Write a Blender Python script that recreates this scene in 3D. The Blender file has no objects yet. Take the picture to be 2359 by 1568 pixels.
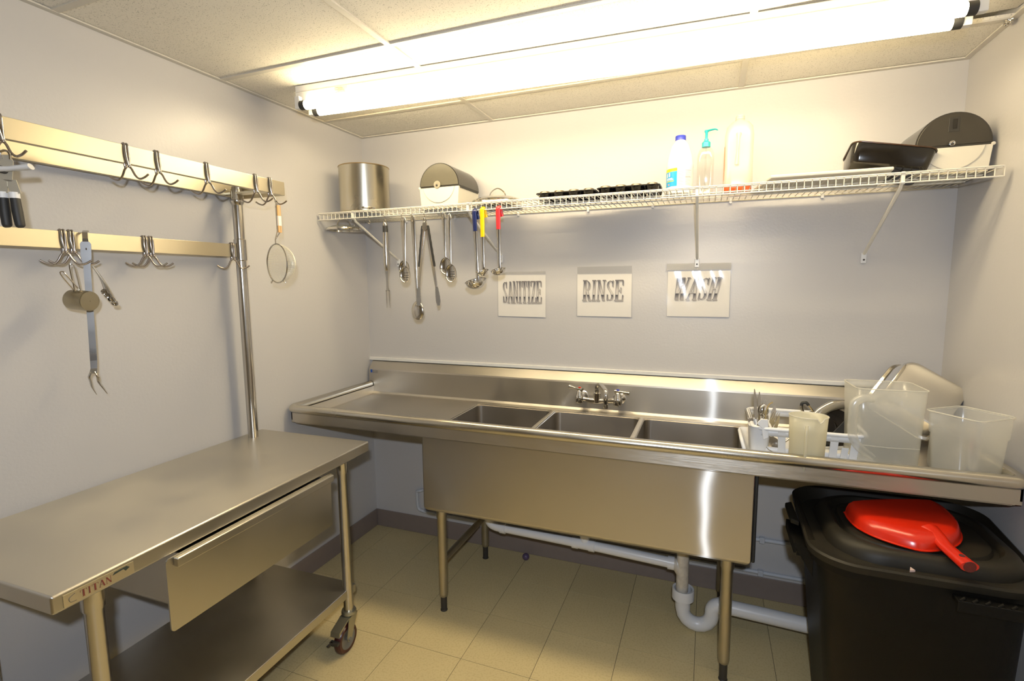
import bpy, bmesh, math, random
from mathutils import Vector, Matrix
random.seed(7)
S = bpy.context.scene
C = S.collection
PI = math.pi

# ---------------------------------------------------------------- camera
CAM = Vector((1.9653, -2.6328, 1.567))
yaw, pitch, roll = 0.3670, -0.1154, -0.0094
cy_, sy_, cp_, sp_ = math.cos(yaw), math.sin(yaw), math.cos(pitch), math.sin(pitch)
FW = Vector((-sy_*cp_, cy_*cp_, sp_)); r0 = Vector((cy_, sy_, 0)); u0 = r0.cross(FW)
RT = math.cos(roll)*r0 + math.sin(roll)*u0; UP = -math.sin(roll)*r0 + math.cos(roll)*u0
cd = bpy.data.cameras.new('camera'); co = bpy.data.objects.new('camera', cd); C.objects.link(co)
m = Matrix.Identity(4)
for i in range(3):
    m[i][0], m[i][1], m[i][2], m[i][3] = RT[i], UP[i], -FW[i], CAM[i]
co.matrix_world = m
cd.sensor_width = 36; cd.lens = 1171.96/2359*36; cd.clip_start = .02
S.camera = co
# ---------------------------------------------------------------- world, flash, exposure
w = bpy.data.worlds.new('world'); S.world = w; w.use_nodes = True
w.node_tree.nodes['Background'].inputs[0].default_value = (.9, .9, 1, 1)
w.node_tree.nodes['Background'].inputs[1].default_value = .05
ld = bpy.data.lights.new('camera_flash', 'AREA'); ld.shape = 'RECTANGLE'; ld.size = .06; ld.size_y = .035
ld.energy = 25; ld.color = (.80, .88, 1.0)
lo = bpy.data.objects.new('camera_flash', ld); C.objects.link(lo)
m2 = m.copy(); fl = CAM - .13*FW + .15*UP
for i in range(3): m2[i][3] = fl[i]
lo.matrix_world = m2
TUBE = 40.5
S.view_settings.view_transform = 'Standard'; S.view_settings.look = 'None'
S.view_settings.exposure = 0; S.view_settings.gamma = 1
S.view_settings.use_curve_mapping = False
S.cycles.max_bounces = 10; S.cycles.transparent_max_bounces = 16
S.cycles.caustics_reflective = False; S.cycles.caustics_refractive = False
S.cycles.sample_clamp_indirect = 4

# ---------------------------------------------------------------- materials
def nt(name):
    mt = bpy.data.materials.new(name); mt.use_nodes = True
    n = mt.node_tree.nodes; l = mt.node_tree.links
    return mt, n, l, n['Principled BSDF']
def mat(name, col, rough=.5, metal=0, var=.06, scale=30, bump=0, bscale=None, coat=0, spec=.5, stretch=None):
    mt, n, l, b = nt(name)
    tc = n.new('ShaderNodeTexCoord'); mp = n.new('ShaderNodeMapping'); l.new(tc.outputs['Object'], mp.inputs[0])
    if stretch: mp.inputs['Scale'].default_value = stretch
    no = n.new('ShaderNodeTexNoise'); no.inputs['Scale'].default_value = scale; no.inputs['Detail'].default_value = 4
    l.new(mp.outputs[0], no.inputs['Vector'])
    mx = n.new('ShaderNodeMix'); mx.data_type = 'RGBA'
    mx.inputs[6].default_value = tuple(max(0, c*(1-var)) for c in col)+(1,)
    mx.inputs[7].default_value = tuple(min(1, c*(1+var)) for c in col)+(1,)
    l.new(no.outputs[0], mx.inputs[0]); l.new(mx.outputs[2], b.inputs['Base Color'])
    b.inputs['Roughness'].default_value = rough; b.inputs['Metallic'].default_value = metal
    b.inputs['Coat Weight'].default_value = coat; b.inputs['Specular IOR Level'].default_value = spec
    if bump:
        n2 = n.new('ShaderNodeTexNoise'); n2.inputs['Scale'].default_value = bscale or scale; n2.inputs['Detail'].default_value = 3
        l.new(mp.outputs[0], n2.inputs['Vector'])
        bp = n.new('ShaderNodeBump'); bp.inputs['Strength'].default_value = bump; bp.inputs['Distance'].default_value = .002
        l.new(n2.outputs[0], bp.inputs['Height']); l.new(bp.outputs[0], b.inputs['Normal'])
    return mt
def steel(name, col, rough, tan=None, aniso=0, var=.08, smudge=.12, scale=6, bump=.0, stretch=(1, 1, 1), streak=0, sr=.32, sa=.90):
    mt, n, l, b = nt(name)
    tc = n.new('ShaderNodeTexCoord')
    no = n.new('ShaderNodeTexNoise'); no.inputs['Scale'].default_value = scale; no.inputs['Detail'].default_value = 5
    l.new(tc.outputs['Object'], no.inputs['Vector'])
    mp = n.new('ShaderNodeMapping'); mp.inputs['Scale'].default_value = stretch; l.new(tc.outputs['Object'], mp.inputs[0])
    ns = n.new('ShaderNodeTexNoise'); ns.inputs['Scale'].default_value = 60; ns.inputs['Detail'].default_value = 2; l.new(mp.outputs[0], ns.inputs['Vector'])
    mx = n.new('ShaderNodeMix'); mx.data_type = 'RGBA'
    mx.inputs[6].default_value = tuple(c*(1-var) for c in col)+(1,); mx.inputs[7].default_value = tuple(min(1, c*(1+var)) for c in col)+(1,)
    l.new(no.outputs[0], mx.inputs[0]); l.new(mx.outputs[2], b.inputs['Base Color'])
    ma = n.new('ShaderNodeMapRange'); ma.inputs['From Min'].default_value = .3; ma.inputs['From Max'].default_value = .7
    ma.inputs['To Min'].default_value = rough-smudge/2; ma.inputs['To Max'].default_value = rough+smudge/2
    l.new(no.outputs[0], ma.inputs['Value']); l.new(ma.outputs[0], b.inputs['Roughness'])
    b.inputs['Metallic'].default_value = 1
    if bump:
        bp = n.new('ShaderNodeBump'); bp.inputs['Strength'].default_value = bump; bp.inputs['Distance'].default_value = .001
        l.new(ns.outputs[0], bp.inputs['Height']); l.new(bp.outputs[0], b.inputs['Normal'])
    if tan:
        b.inputs['Anisotropic'].default_value = aniso
        cx = n.new('ShaderNodeCombineXYZ')
        for i in range(3): cx.inputs[i].default_value = tan[i]
        l.new(cx.outputs[0], b.inputs['Tangent'])
    if streak:   # second, much finer brushed lobe
        g = n.new('ShaderNodeBsdfAnisotropic'); g.inputs['Roughness'].default_value = sr; g.inputs['Anisotropy'].default_value = sa
        cv = n.new('ShaderNodeCombineXYZ'); cv.inputs[0].default_value = 1; l.new(cv.outputs[0], g.inputs['Tangent']); l.new(mx.outputs[2], g.inputs['Color'])
        nb = n.new('ShaderNodeTexNoise'); nb.inputs['Scale'].default_value = 3.2; nb.inputs['Detail'].default_value = 1; l.new(tc.outputs['Object'], nb.inputs['Vector'])
        bb = n.new('ShaderNodeBump'); bb.inputs['Strength'].default_value = .35; bb.inputs['Distance'].default_value = .012; l.new(nb.outputs[0], bb.inputs['Height']); l.new(bb.outputs[0], g.inputs['Normal'])
        ms = n.new('ShaderNodeMixShader'); ms.inputs[0].default_value = streak
        l.new(b.outputs[0], ms.inputs[1]); l.new(g.outputs[0], ms.inputs[2]); l.new(ms.outputs[0], n['Material Output'].inputs[0])
    return mt
def clear(name, col, opac, rough=.2, transl=.5, var=.05, bump=0, bscale=20, gloss=.08):
    """thin see-through plastic or glass: transparent mixed with diffuse/translucent and a glossy coat"""
    mt = bpy.data.materials.new(name); mt.use_nodes = True; n = mt.node_tree.nodes; l = mt.node_tree.links
    n.remove(n['Principled BSDF']); out = n['Material Output']
    tr = n.new('ShaderNodeBsdfTransparent'); di = n.new('ShaderNodeBsdfDiffuse'); tl = n.new('ShaderNodeBsdfTranslucent'); gl = n.new('ShaderNodeBsdfGlossy')
    tc = n.new('ShaderNodeTexCoord'); no = n.new('ShaderNodeTexNoise'); no.inputs['Scale'].default_value = 8; l.new(tc.outputs['Object'], no.inputs[0])
    mx = n.new('ShaderNodeMix'); mx.data_type = 'RGBA'
    mx.inputs[6].default_value = tuple(c*(1-var) for c in col)+(1,); mx.inputs[7].default_value = tuple(min(1, c*(1+var)) for c in col)+(1,)
    l.new(no.outputs[0], mx.inputs[0]); l.new(mx.outputs[2], di.inputs[0]); l.new(mx.outputs[2], tl.inputs[0])
    gl.inputs['Roughness'].default_value = rough
    m1 = n.new('ShaderNodeMixShader'); m1.inputs[0].default_value = transl; l.new(di.outputs[0], m1.inputs[1]); l.new(tl.outputs[0], m1.inputs[2])
    m3 = n.new('ShaderNodeMixShader'); m3.inputs[0].default_value = opac; l.new(tr.outputs[0], m3.inputs[1]); l.new(m1.outputs[0], m3.inputs[2])
    m4 = n.new('ShaderNodeMixShader'); m4.inputs[0].default_value = gloss
    l.new(m3.outputs[0], m4.inputs[1]); l.new(gl.outputs[0], m4.inputs[2]); l.new(m4.outputs[0], out.inputs[0])
    if bump:
        n2 = n.new('ShaderNodeTexNoise'); n2.inputs['Scale'].default_value = bscale; n2.inputs['Detail'].default_value = 1; l.new(tc.outputs['Object'], n2.inputs[0])
        bp = n.new('ShaderNodeBump'); bp.inputs['Strength'].default_value = bump; bp.inputs['Distance'].default_value = .01
        l.new(n2.outputs[0], bp.inputs['Height']); l.new(bp.outputs[0], gl.inputs['Normal'])
    return mt
def emit(name, col, s):
    mt = bpy.data.materials.new(name); mt.use_nodes = True; n = mt.node_tree.nodes; l = mt.node_tree.links
    n.remove(n['Principled BSDF']); e = n.new('ShaderNodeEmission'); e.inputs[0].default_value = col+(1,); e.inputs[1].default_value = s
    l.new(e.outputs[0], n['Material Output'].inputs[0]); return mt

wall_m = mat('wall_paint', (.590, .572, .562), .36, var=.012, scale=3, bump=.25, bscale=90, spec=.45)
floor_m = None
def speckle(name, base, dark, scale, lo_, rough, bump=0, objvar=.04, spec=.5):
    mt, n, l, b = nt(name)
    tc = n.new('ShaderNodeTexCoord'); no = n.new('ShaderNodeTexNoise'); no.inputs['Scale'].default_value = scale; no.inputs['Detail'].default_value = 2
    ge = n.new('ShaderNodeNewGeometry'); l.new(ge.outputs['Position'], no.inputs['Vector'])
    rp = n.new('ShaderNodeMapRange'); rp.inputs['From Min'].default_value = lo_; rp.inputs['From Max'].default_value = lo_+.06
    l.new(no.outputs[0], rp.inputs['Value'])
    mx = n.new('ShaderNodeMix'); mx.data_type = 'RGBA'; mx.inputs[6].default_value = dark+(1,); mx.inputs[7].default_value = base+(1,)
    l.new(rp.outputs[0], mx.inputs[0])
    oi = n.new('ShaderNodeObjectInfo'); r2 = n.new('ShaderNodeMapRange'); r2.inputs['To Min'].default_value = 1-objvar; r2.inputs['To Max'].default_value = 1+objvar
    l.new(oi.outputs['Random'], r2.inputs['Value'])
    n3 = n.new('ShaderNodeTexNoise'); n3.inputs['Scale'].default_value = 5; n3.inputs['Detail'].default_value = 4; l.new(ge.outputs['Position'], n3.inputs['Vector'])
    r3 = n.new('ShaderNodeMapRange'); r3.inputs['To Min'].default_value = .94; r3.inputs['To Max'].default_value = 1.06; l.new(n3.outputs[0], r3.inputs['Value'])
    mu = n.new('ShaderNodeMath'); mu.operation = 'MULTIPLY'; l.new(r2.outputs[0], mu.inputs[0]); l.new(r3.outputs[0], mu.inputs[1])
    hs = n.new('ShaderNodeHueSaturation'); l.new(mu.outputs[0], hs.inputs['Value']); l.new(mx.outputs[2], hs.inputs['Color'])
    l.new(hs.outputs[0], b.inputs['Base Color']); b.inputs['Roughness'].default_value = rough; b.inputs['Specular IOR Level'].default_value = spec
    if bump:
        bp = n.new('ShaderNodeBump'); bp.inputs['Strength'].default_value = bump; bp.inputs['Distance'].default_value = .002
        l.new(rp.outputs[0], bp.inputs['Height']); l.new(bp.outputs[0], b.inputs['Normal'])
    return mt
floor_m = speckle('vinyl_tile', (.66, .54, .29), (.61, .49, .25), 120, .42, .42, 0, .03, spec=.4)
ceil_m = speckle('ceiling_tile', (.88, .83, .72), (.58, .54, .46), 230, .34, .85, .35, .015)
grout_m = mat('tile_joint', (.10, .08, .05), .8)
grid_m = mat('grid_enamel', (.66, .62, .54), .45)
base_m = mat('vinyl_baseboard', (.25, .20, .175), .45)
white_trim = mat('white_caulk', (.80, .78, .74), .4)
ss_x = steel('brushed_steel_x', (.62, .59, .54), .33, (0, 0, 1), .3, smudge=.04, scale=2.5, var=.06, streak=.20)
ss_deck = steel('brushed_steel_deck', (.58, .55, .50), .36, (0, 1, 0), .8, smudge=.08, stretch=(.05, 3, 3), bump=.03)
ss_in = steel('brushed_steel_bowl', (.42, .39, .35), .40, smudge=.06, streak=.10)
ss_rim = steel('rim_steel', (.60, .57, .50), .24, smudge=.1)
ss_table = steel('table_steel', (.58, .555, .50), .36, (1, 0, 0), .7, smudge=.10, scale=4, stretch=(3, .05, 3), bump=.03)
ss_bar = steel('rack_bar_steel', (.60, .545, .42), .36, (0, 0, 1), .8, smudge=.05, stretch=(3, .05, 3), bump=.02)
ss_tube = steel('tube_steel', (.58, .55, .50), .18, smudge=.06)
chrome = steel('chrome', (.72, .70, .66), .08, smudge=.04)
wire_chrome = steel('hook_wire', (.42, .38, .35), .16, smudge=.05)
utensil = steel('utensil_steel', (.60, .57, .52), .14, smudge=.05)
pot_m = steel('pot_steel', (.60, .56, .46), .27, smudge=.015, var=.04)
galv = steel('galvanised_leg', (.46, .43, .36), .42, smudge=.2, scale=14)
dark_metal = mat('dark_foot', (.05, .045, .04), .5, .3)
shelf_wire = mat('shelf_wire', (.80, .76, .66), .4)
pvc = mat('white_pvc', (.72, .72, .73), .3, var=.03)
wall_pipe_m = mat('painted_pipe', (.60, .62, .66), .4)
black_pl = mat('black_plastic', (.004, .0037, .003), .5, var=.3, scale=9, bump=.1, bscale=220, spec=.2)
black_lid = mat('black_lid', (.014, .012, .008), .5, var=.4, scale=7, spec=.3)
black_gloss = mat('black_gloss', (.008, .007, .006), .10)
black_rub = mat('black_rubber', (.02, .02, .02), .55)
red_pl = mat('red_plastic', (.62, .022, .006), .22, var=.1, scale=12)
white_pl = mat('white_plastic', (.78, .78, .78), .35, var=.02)
ivory_pl = mat('ivory_plastic', (.70, .66, .56), .4, var=.02)
board_m = mat('board_plastic', (.80, .76, .66), .5, var=.02)
smoke = mat('smoke_plastic', (.035, .031, .026), .16, var=.1)
smoke_face = mat('smoke_face', (.115, .105, .078), .22, var=.2, scale=5)
teal = mat('teal_pump', (.02, .42, .46), .35)
blue_cap = mat('blue_cap', (.03, .05, .48), .35)
maroon = mat('maroon_wheel', (.05, .008, .008), .28)
paper_m = mat('paper', (.88, .84, .78), .7, var=.02)
wood_tag = mat('wood_tag', (.72, .42, .18), .6)
hood_m = mat('white_enamel', (.82, .80, .76), .3, var=.02)
frost = clear('frosted_tub', (.93, .92, .86), .31, .25, .45)
frost2 = clear('frosted_pitcher', (.88, .84, .66), .72, .3, .45, gloss=.05)
frost3 = clear('frosted_large_pitcher', (.93, .92, .84), .31, .25, .45)
glass_m = clear('clear_glass', (.42, .42, .34), .34, .05, .3, gloss=.16)
bottle_clear = clear('clear_bottle', (.9, .88, .78), .10, .06, .5, gloss=.12)
jug_m = clear('hdpe_jug', (.95, .93, .84), .72, .3, .5)
orange_liq = clear('orange_liquid', (.95, .22, .06), .9, .3, .5)
sleeve_m = clear('plastic_sleeve', (.8, .8, .8), .04, .10, .3, gloss=.05)
zip_m = clear('sleeve_zip', (.95, .95, 1), .5, .30, .3, bump=.6, bscale=420, gloss=.35)
tube_m = emit('fluorescent_glow', (1.0, .815, .50), TUBE)

# ---------------------------------------------------------------- mesh helpers
ORG = {}
def BM(): return bmesh.new()
def obj(name, bm, mt, parent=None, smooth=False, org=None, bev=0, seg=2):
    """bm verts are in the thing's own frame when parent is an empty made at the origin, else world"""
    o_ = org if org is not None else (ORG.get(parent.name) if parent else None)
    if o_ is not None: bmesh.ops.translate(bm, verts=bm.verts, vec=-Vector(o_))
    bmesh.ops.recalc_face_normals(bm, faces=bm.faces)
    me = bpy.data.meshes.new(name); bm.to_mesh(me); bm.free()
    if smooth:
        me.polygons.foreach_set('use_smooth', [True]*len(me.polygons))
        me.set_sharp_from_angle(angle=math.radians(38))
    me.materials.append(mt)
    o = bpy.data.objects.new(name, me); C.objects.link(o)
    if parent: o.parent = parent; ORG[o.name] = ORG.get(parent.name)
    elif org is not None: o.location = org
    if bev:
        md = o.modifiers.new('bevel', 'BEVEL'); md.width = bev; md.segments = seg; md.limit_method = 'ANGLE'
        me.polygons.foreach_set('use_smooth', [True]*len(me.polygons)); me.set_sharp_from_angle(angle=math.radians(50))
        md.harden_normals = True
    return o
def tag(o, label, cat, group=None):
    o['label'] = label; o['category'] = cat
    if group: o['group'] = group
    return o
def thing(name, label, cat, loc=(0, 0, 0), group=None, local=False):
    o = bpy.data.objects.new(name, None); C.objects.link(o); o.location = loc; o.empty_display_size = .02
    ORG[o.name] = None if local else Vector(loc)
    return tag(o, label, cat, group)
def struct(o): o['kind'] = 'structure'; return o
def dup(o, loc, rz=None, label=None, group=None):
    """copy a thing with its parts and their sub-parts"""
    def cp(a, par):
        c = a.copy(); C.objects.link(c); c.parent = par
        for k in list(a.children): cp(k, c)
        return c
    kids = list(o.children); r = o.copy(); C.objects.link(r)
    for k in kids: cp(k, r)
    r.location = loc
    if rz is not None: r.rotation_euler[2] = rz
    if label: r['label'] = label
    if group: r['group'] = group
    return r
def box(bm, x0, x1, y0, y1, z0, z1, M=None):
    vs = [bm.verts.new((x, y, z)) for x in (x0, x1) for y in (y0, y1) for z in (z0, z1)]
    for f in ((0, 1, 3, 2), (4, 6, 7, 5), (0, 4, 5, 1), (2, 3, 7, 6), (0, 2, 6, 4), (1, 5, 7, 3)): bm.faces.new([vs[i] for i in f])
    if M is not None: bmesh.ops.transform(bm, matrix=M, verts=vs)
    return vs
def ring_loft(bm, rings, cap0=True, cap1=True, closed=True):
    rs = [[bm.verts.new(p) for p in r] for r in rings]; n = len(rs[0])
    for a, b in zip(rs, rs[1:]):
        for i in range(n if closed else n-1):
            j = (i+1) % n; bm.faces.new((a[i], a[j], b[j], b[i]))
    if cap0: bm.faces.new(rs[0][::-1])
    if cap1: bm.faces.new(rs[-1])
    return rs
def frame(d):
    d = d.normalized(); a = Vector((0, 0, 1)) if abs(d.z) < .9 else Vector((1, 0, 0))
    u = d.cross(a).normalized(); return u, d.cross(u).normalized()
def smooth_path(pts, n=6):
    P = [Vector(p) for p in pts]
    if len(P) < 3: return P
    out = []
    Q = [2*P[0]-P[1]]+P+[2*P[-1]-P[-2]]
    for i in range(1, len(Q)-2):
        p0, p1, p2, p3 = Q[i-1:i+3]
        for k in range(n):
            t = k/n
            out.append(.5*((2*p1)+(p2-p0)*t+(2*p0-5*p1+4*p2-p3)*t*t+(3*p1-p0-3*p2+p3)*t**3))
    out.append(P[-1]); return out
def tube(bm, pts, r, seg=10, smooth=0, caps=True, flat=1.0, up=None):
    P = smooth_path(pts, smooth) if smooth else [Vector(p) for p in pts]
    R = r if isinstance(r, (list, tuple)) else None
    if R and len(R) != len(P):
        k = (len(R)-1)/(len(P)-1); R = [R[min(int(i*k), len(R)-2)]+(R[min(int(i*k), len(R)-2)+1]-R[min(int(i*k), len(R)-2)])*(i*k-min(int(i*k), len(R)-2)) for i in range(len(P))]
    rings = []; u = None
    for i, p in enumerate(P):
        d = (P[min(i+1, len(P)-1)]-P[max(i-1, 0)]).normalized()
        if u is None: u = Vector(up).normalized() if up else frame(d)[0]
        u = (u-d*u.dot(d)).normalized(); v = d.cross(u)
        rr = R[i] if R else r
        rings.append([p+u*rr*math.cos(2*PI*k/seg)+v*rr*flat*math.sin(2*PI*k/seg) for k in range(seg)])
    ring_loft(bm, rings, caps, caps)
def cyl(bm, a, b, r, seg=20, r2=None, caps=True):
    tube(bm, [a, b], [r, r if r2 is None else r2], seg, caps=caps)
def lathe(bm, prof, c=(0, 0, 0), axis=(0, 0, 1), seg=32, cap0=False, cap1=False):
    ax = Vector(axis).normalized(); u, v = frame(ax); c = Vector(c)
    rings = [[c+ax*z+(u*math.cos(2*PI*k/seg)+v*math.sin(2*PI*k/seg))*max(r, 1e-5) for k in range(seg)] for r, z in prof]
    ring_loft(bm, rings, cap0, cap1)
def rrect(cx, cy, hx, hy, r, z, n=5, rot=0):
    out = []; r = min(r, hx-1e-4, hy-1e-4)
    for q, (sx, sy) in enumerate(((1, 1), (-1, 1), (-1, -1), (1, -1))):
        for k in range(n+1):
            a = q*PI/2+k/n*PI/2
            out.append((sx*(hx-r)+r*math.cos(a), sy*(hy-r)+r*math.sin(a)))
    c, s = math.cos(rot), math.sin(rot)
    return [Vector((cx+c*x-s*y, cy+s*x+c*y, z)) for x, y in out]
def prism(bm, poly, d):
    d = Vector(d); ring_loft(bm, [[Vector(p) for p in poly], [Vector(p)+d for p in poly]])
def ribbon(bm, L, Rr, t):
    """strip between two point lists, thickness vector t"""
    t = Vector(t); rings = [[Vector(a), Vector(b), Vector(b)+t, Vector(a)+t] for a, b in zip(L, Rr)]
    ring_loft(bm, rings)

# ================================================================= ROOM
W, H, FY = 2.90, 2.425, -5.4
T = .1
def wallbox(name, *a):
    bm = BM(); box(bm, *a); return struct(obj(name, bm, wall_m))
wallbox('wall_left', -T, 0, FY, 0, 0, H+.1)
wallbox('wall_back', -T, W+T, 0, T, 0, H+.1)
wallbox('wall_right', W, W+T, FY, 0, 0, H+.1)
wallbox('wall_front', -T, W+T, FY-T, FY, 0, H+.1)
bm = BM(); box(bm, 0, W, FY, 0, -.1, -.0012); floor = struct(obj('floor', bm, grout_m))
G = .3048
xs = [0]+[x for x in (1.0485+G*k for k in range(-6, 12)) if .01 < x < W-.01]+[W]
ys = [0]+[y for y in (-.2713-G*k for k in range(0, 20)) if FY+.01 < y < -.01]+[FY]
cache = {}
for i in range(len(xs)-1):
    for j in range(len(ys)-1):
        x0, x1, y0, y1 = xs[i], xs[i+1], ys[j+1], ys[j]
        key = (round(x1-x0, 3), round(y1-y0, 3))
        if key not in cache:
            bm = BM(); g = .0010; box(bm, g, x1-x0-g, g, y1-y0-g, -.004, 0)
            o = obj('floor_tile', bm, floor_m); cache[key] = o.data
        else:
            o = bpy.data.objects.new('floor_tile', cache[key]); C.objects.link(o)
        o.location = (x0, y0, 0); o.parent = floor
bm = BM(); box(bm, -T, W+T, FY-T, T, H+.08, H+.16); ceil = struct(obj('ceiling', bm, ceil_m))
gx = [0, .852, 2.075, W]; gy = [0, -.333, -.955, -1.55, -2.16, -2.77, -3.38, -3.99, -4.6, FY]
for i in range(3):
    for j in range(9):
        bm = BM(); box(bm, gx[i]+.004, gx[i+1]-.004, gy[j+1]+.004, gy[j]-.004, H+.004, H+.02)
        if i == 2 and j == 1:      # this tile sits lifted at its far right corner
            for v in bm.verts:
                if v.co.x > 2.5 and v.co.y > -.5: v.co.z += .028
        o = obj('ceiling_tile', bm, ceil_m, ceil)
def bar(x0, x1, y0, y1, dz=0):
    bm = BM(); box(bm, x0, x1, y0, y1, H-.002-dz, H+.004-dz); obj('grid_bar', bm, grid_m, ceil, bev=.001)
for x in gx[1:3]: bar(x-.012, x+.012, FY, 0, .0006)
for y in gy[1:-1]: bar(0, W, y-.012, y+.012)
bar(0, .022, FY, 0, .0012); bar(W-.022, W, FY, 0, .0012); bar(0, W, -.022, 0, .0018)
def baseb(name, *a):
    bm = BM(); box(bm, *a); struct(obj(name, bm, base_m, bev=.003))
baseb('baseboard_left', 0, .006, FY, 0, 0, .112)
baseb('baseboard_back', .006, W, -.006, 0, 0, .112)
baseb('baseboard_right', W-.006, W, FY, -.006, 0, .112)
bm = BM(); box(bm, .0, W-.02, -.012, 0, 1.088, 1.108); struct(obj('trim_1', bm, white_trim, bev=.003))

# ================================================================= LIGHT FIXTURE
th = math.atan2(.10, 2.38)
lf = thing('light_fixture', 'long white strip light with two glowing bare fluorescent tubes on the ceiling', 'light', (1.47, -.6975, H), local=True)
lf.rotation_euler[2] = th
LH = 1.225
bm = BM(); box(bm, -LH, LH, -.036, .036, -.066, 0); obj('housing', bm, hood_m, lf, bev=.003)
for s in (-1, 1):
    bm = BM(); box(bm, -LH, LH, s*.0365-.0005, s*.0365+.0005, -.03, -.028); obj('cover_seam', bm, grid_m, lf)
for s in (-1, 1):
    tcy = s*.043
    bm = BM(); cyl(bm, (-1.165, tcy, -.088), (1.165, tcy, -.088), .019, 16); tb = obj('tube', bm, tube_m, lf, smooth=True)
    for e in (-1, 1):
        bm = BM(); cyl(bm, (e*1.165, tcy, -.088), (e*1.19, tcy, -.088), .0195, 20); obj('end_cap', bm, black_rub, tb, smooth=True)
        bm = BM(); box(bm, e*1.19, e*1.215, tcy-.013, tcy+.013, -.104, -.05); obj('socket', bm, hood_m, lf, bev=.003)
bm = BM(); box(bm, -1.02, -.955, -.0368, -.036, -.055, -.03); lb = obj('maker_label', bm, mat('sticker', (.70, .62, .46), .5), lf)
bm = BM()
for k in range(5): box(bm, -1.015+(.012 if k % 2 else 0), -.965-.004*k, -.0372, -.0368, -.0525+.0045*k, -.051+.0045*k)
obj('label_print', bm, mat('sticker_print', (.30, .20, .12), .6), lb)

# ================================================================= SINK
sk = thing('three_compartment_sink', 'long stainless steel three compartment sink with two drainboards along the back wall', 'sink', (1.43, -.36, 0))
ZD = .888; XL, XR, YF, YB = .03, 2.878, -.70, -.05
bx = [(.785, 1.215), (1.235, 1.67), (1.69, 2.125)]; by0, by1 = -.63, -.10
def deck(x0, x1):
    bm = BM(); box(bm, x0, x1, YF+.012, YB, ZD-.004, ZD)
    # coves at foot of splash and front
    box(bm, x0, x1, YF, YF+.012, ZD-.012, .945)
    return bm
bm = deck(.03, bx[0][0]); obj('left_drainboard', bm, ss_deck, sk)
bm = deck(bx[2][1], XR); obj('right_drainboard', bm, ss_deck, sk)
bm = BM()
box(bm, bx[0][0], bx[2][1], YF+.012, by0, ZD-.004, ZD); box(bm, bx[0][0], bx[2][1], by1, YB, ZD-.004, ZD)
box(bm, bx[0][0], bx[2][1], YF, YF+.012, ZD-.012, .945)
for i in range(2): box(bm, bx[i][1], bx[i+1][0], by0, by1, ZD-.004, ZD)
obj('sink_deck', bm, ss_deck, sk)
for a, b in bx:
    bm = BM()
    cx, hx, cyy, hy = (a+b)/2, (b-a)/2, (by0+by1)/2, (by1-by0)/2
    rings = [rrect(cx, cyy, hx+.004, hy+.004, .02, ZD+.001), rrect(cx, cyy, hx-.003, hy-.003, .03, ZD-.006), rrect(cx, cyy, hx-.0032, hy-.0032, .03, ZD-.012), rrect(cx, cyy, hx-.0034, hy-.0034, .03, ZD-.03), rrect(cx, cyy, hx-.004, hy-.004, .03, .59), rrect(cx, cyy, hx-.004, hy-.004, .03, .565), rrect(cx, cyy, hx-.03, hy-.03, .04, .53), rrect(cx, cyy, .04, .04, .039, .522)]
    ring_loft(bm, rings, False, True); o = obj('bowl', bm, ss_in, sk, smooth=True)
    bm = BM(); lathe(bm, [(.045, 0), (.04, .004), (.02, .002), (.001, 0)], (cx, cyy, .523)); obj('drain_strainer', bm, chrome, o, smooth=True)
# front panel and underside
bm = BM()
pts = [(.757, -.662), (2.148, -.662), (2.148, -.085), (.757, -.085)]
rings = [[Vector((x, y, ZD-.02)) for x, y in pts], [Vector((x, y, .522)) for x, y in pts], [Vector((x+(.014 if x < 1 else -.014), y+(.012 if y < -.3 else -.012), .506)) for x, y in pts]]
ring_loft(bm, rings, False, True); obj('bowl_casing', bm, ss_x, sk, bev=.006, seg=3)
bm = BM(); box(bm, 2.1485, 2.162, -.640, -.09, .512, ZD-.02); obj('dark_side_strip', bm, black_rub, sk, bev=.006, seg=4)  # thin dark strip along the right side of the bowl casing
# skirt below rim
bm = BM(); box(bm, .05, XR-.02, YF+.006, YF+.012, .872, .935); box(bm, .05, XR-.02, YF+.006, -.64, .870, .873)
box(bm, .048, .054, YF+.006, -.05, .872, .935); box(bm, XR-.02, XR-.014, YF+.006, -.05, .872, .935)
obj('front_skirt', bm, ss_x, sk)
# rolled rim
bm = BM(); R_ = .0215; zc = .945
path = [(XL, -.055, zc)]+[(XL, YF+.03, zc)]
for k in range(1, 7):
    a = k/6*PI/2; path.append((XL+.03-.03*math.cos(a), YF+.03-.03*math.sin(a), zc))
for k in range(1, 7):
    a = k/6*PI/2; path.append((XR-.03+.03*math.sin(a), YF+.03-.03*math.cos(a), zc))
path += [(XR, -.055, zc)]
tube(bm, path, R_, 20); obj('rolled_rim', bm, ss_rim, sk, smooth=True)
for nm, x in (('end_wall', XL), ('end_wall', XR)):
    bm = BM(); s = 1 if x < 1 else -1
    box(bm, x, x+s*.006, YF, -.05, ZD, zc); ribbon(bm, [(x+s*.006, YF+.01, ZD+.02), (x+s*.006, YB, ZD+.02)], [(x+s*.025, YF+.01, ZD+.001), (x+s*.025, YB, ZD+.001)], (0, 0, .001))
    obj(nm, bm, ss_deck, sk)
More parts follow.
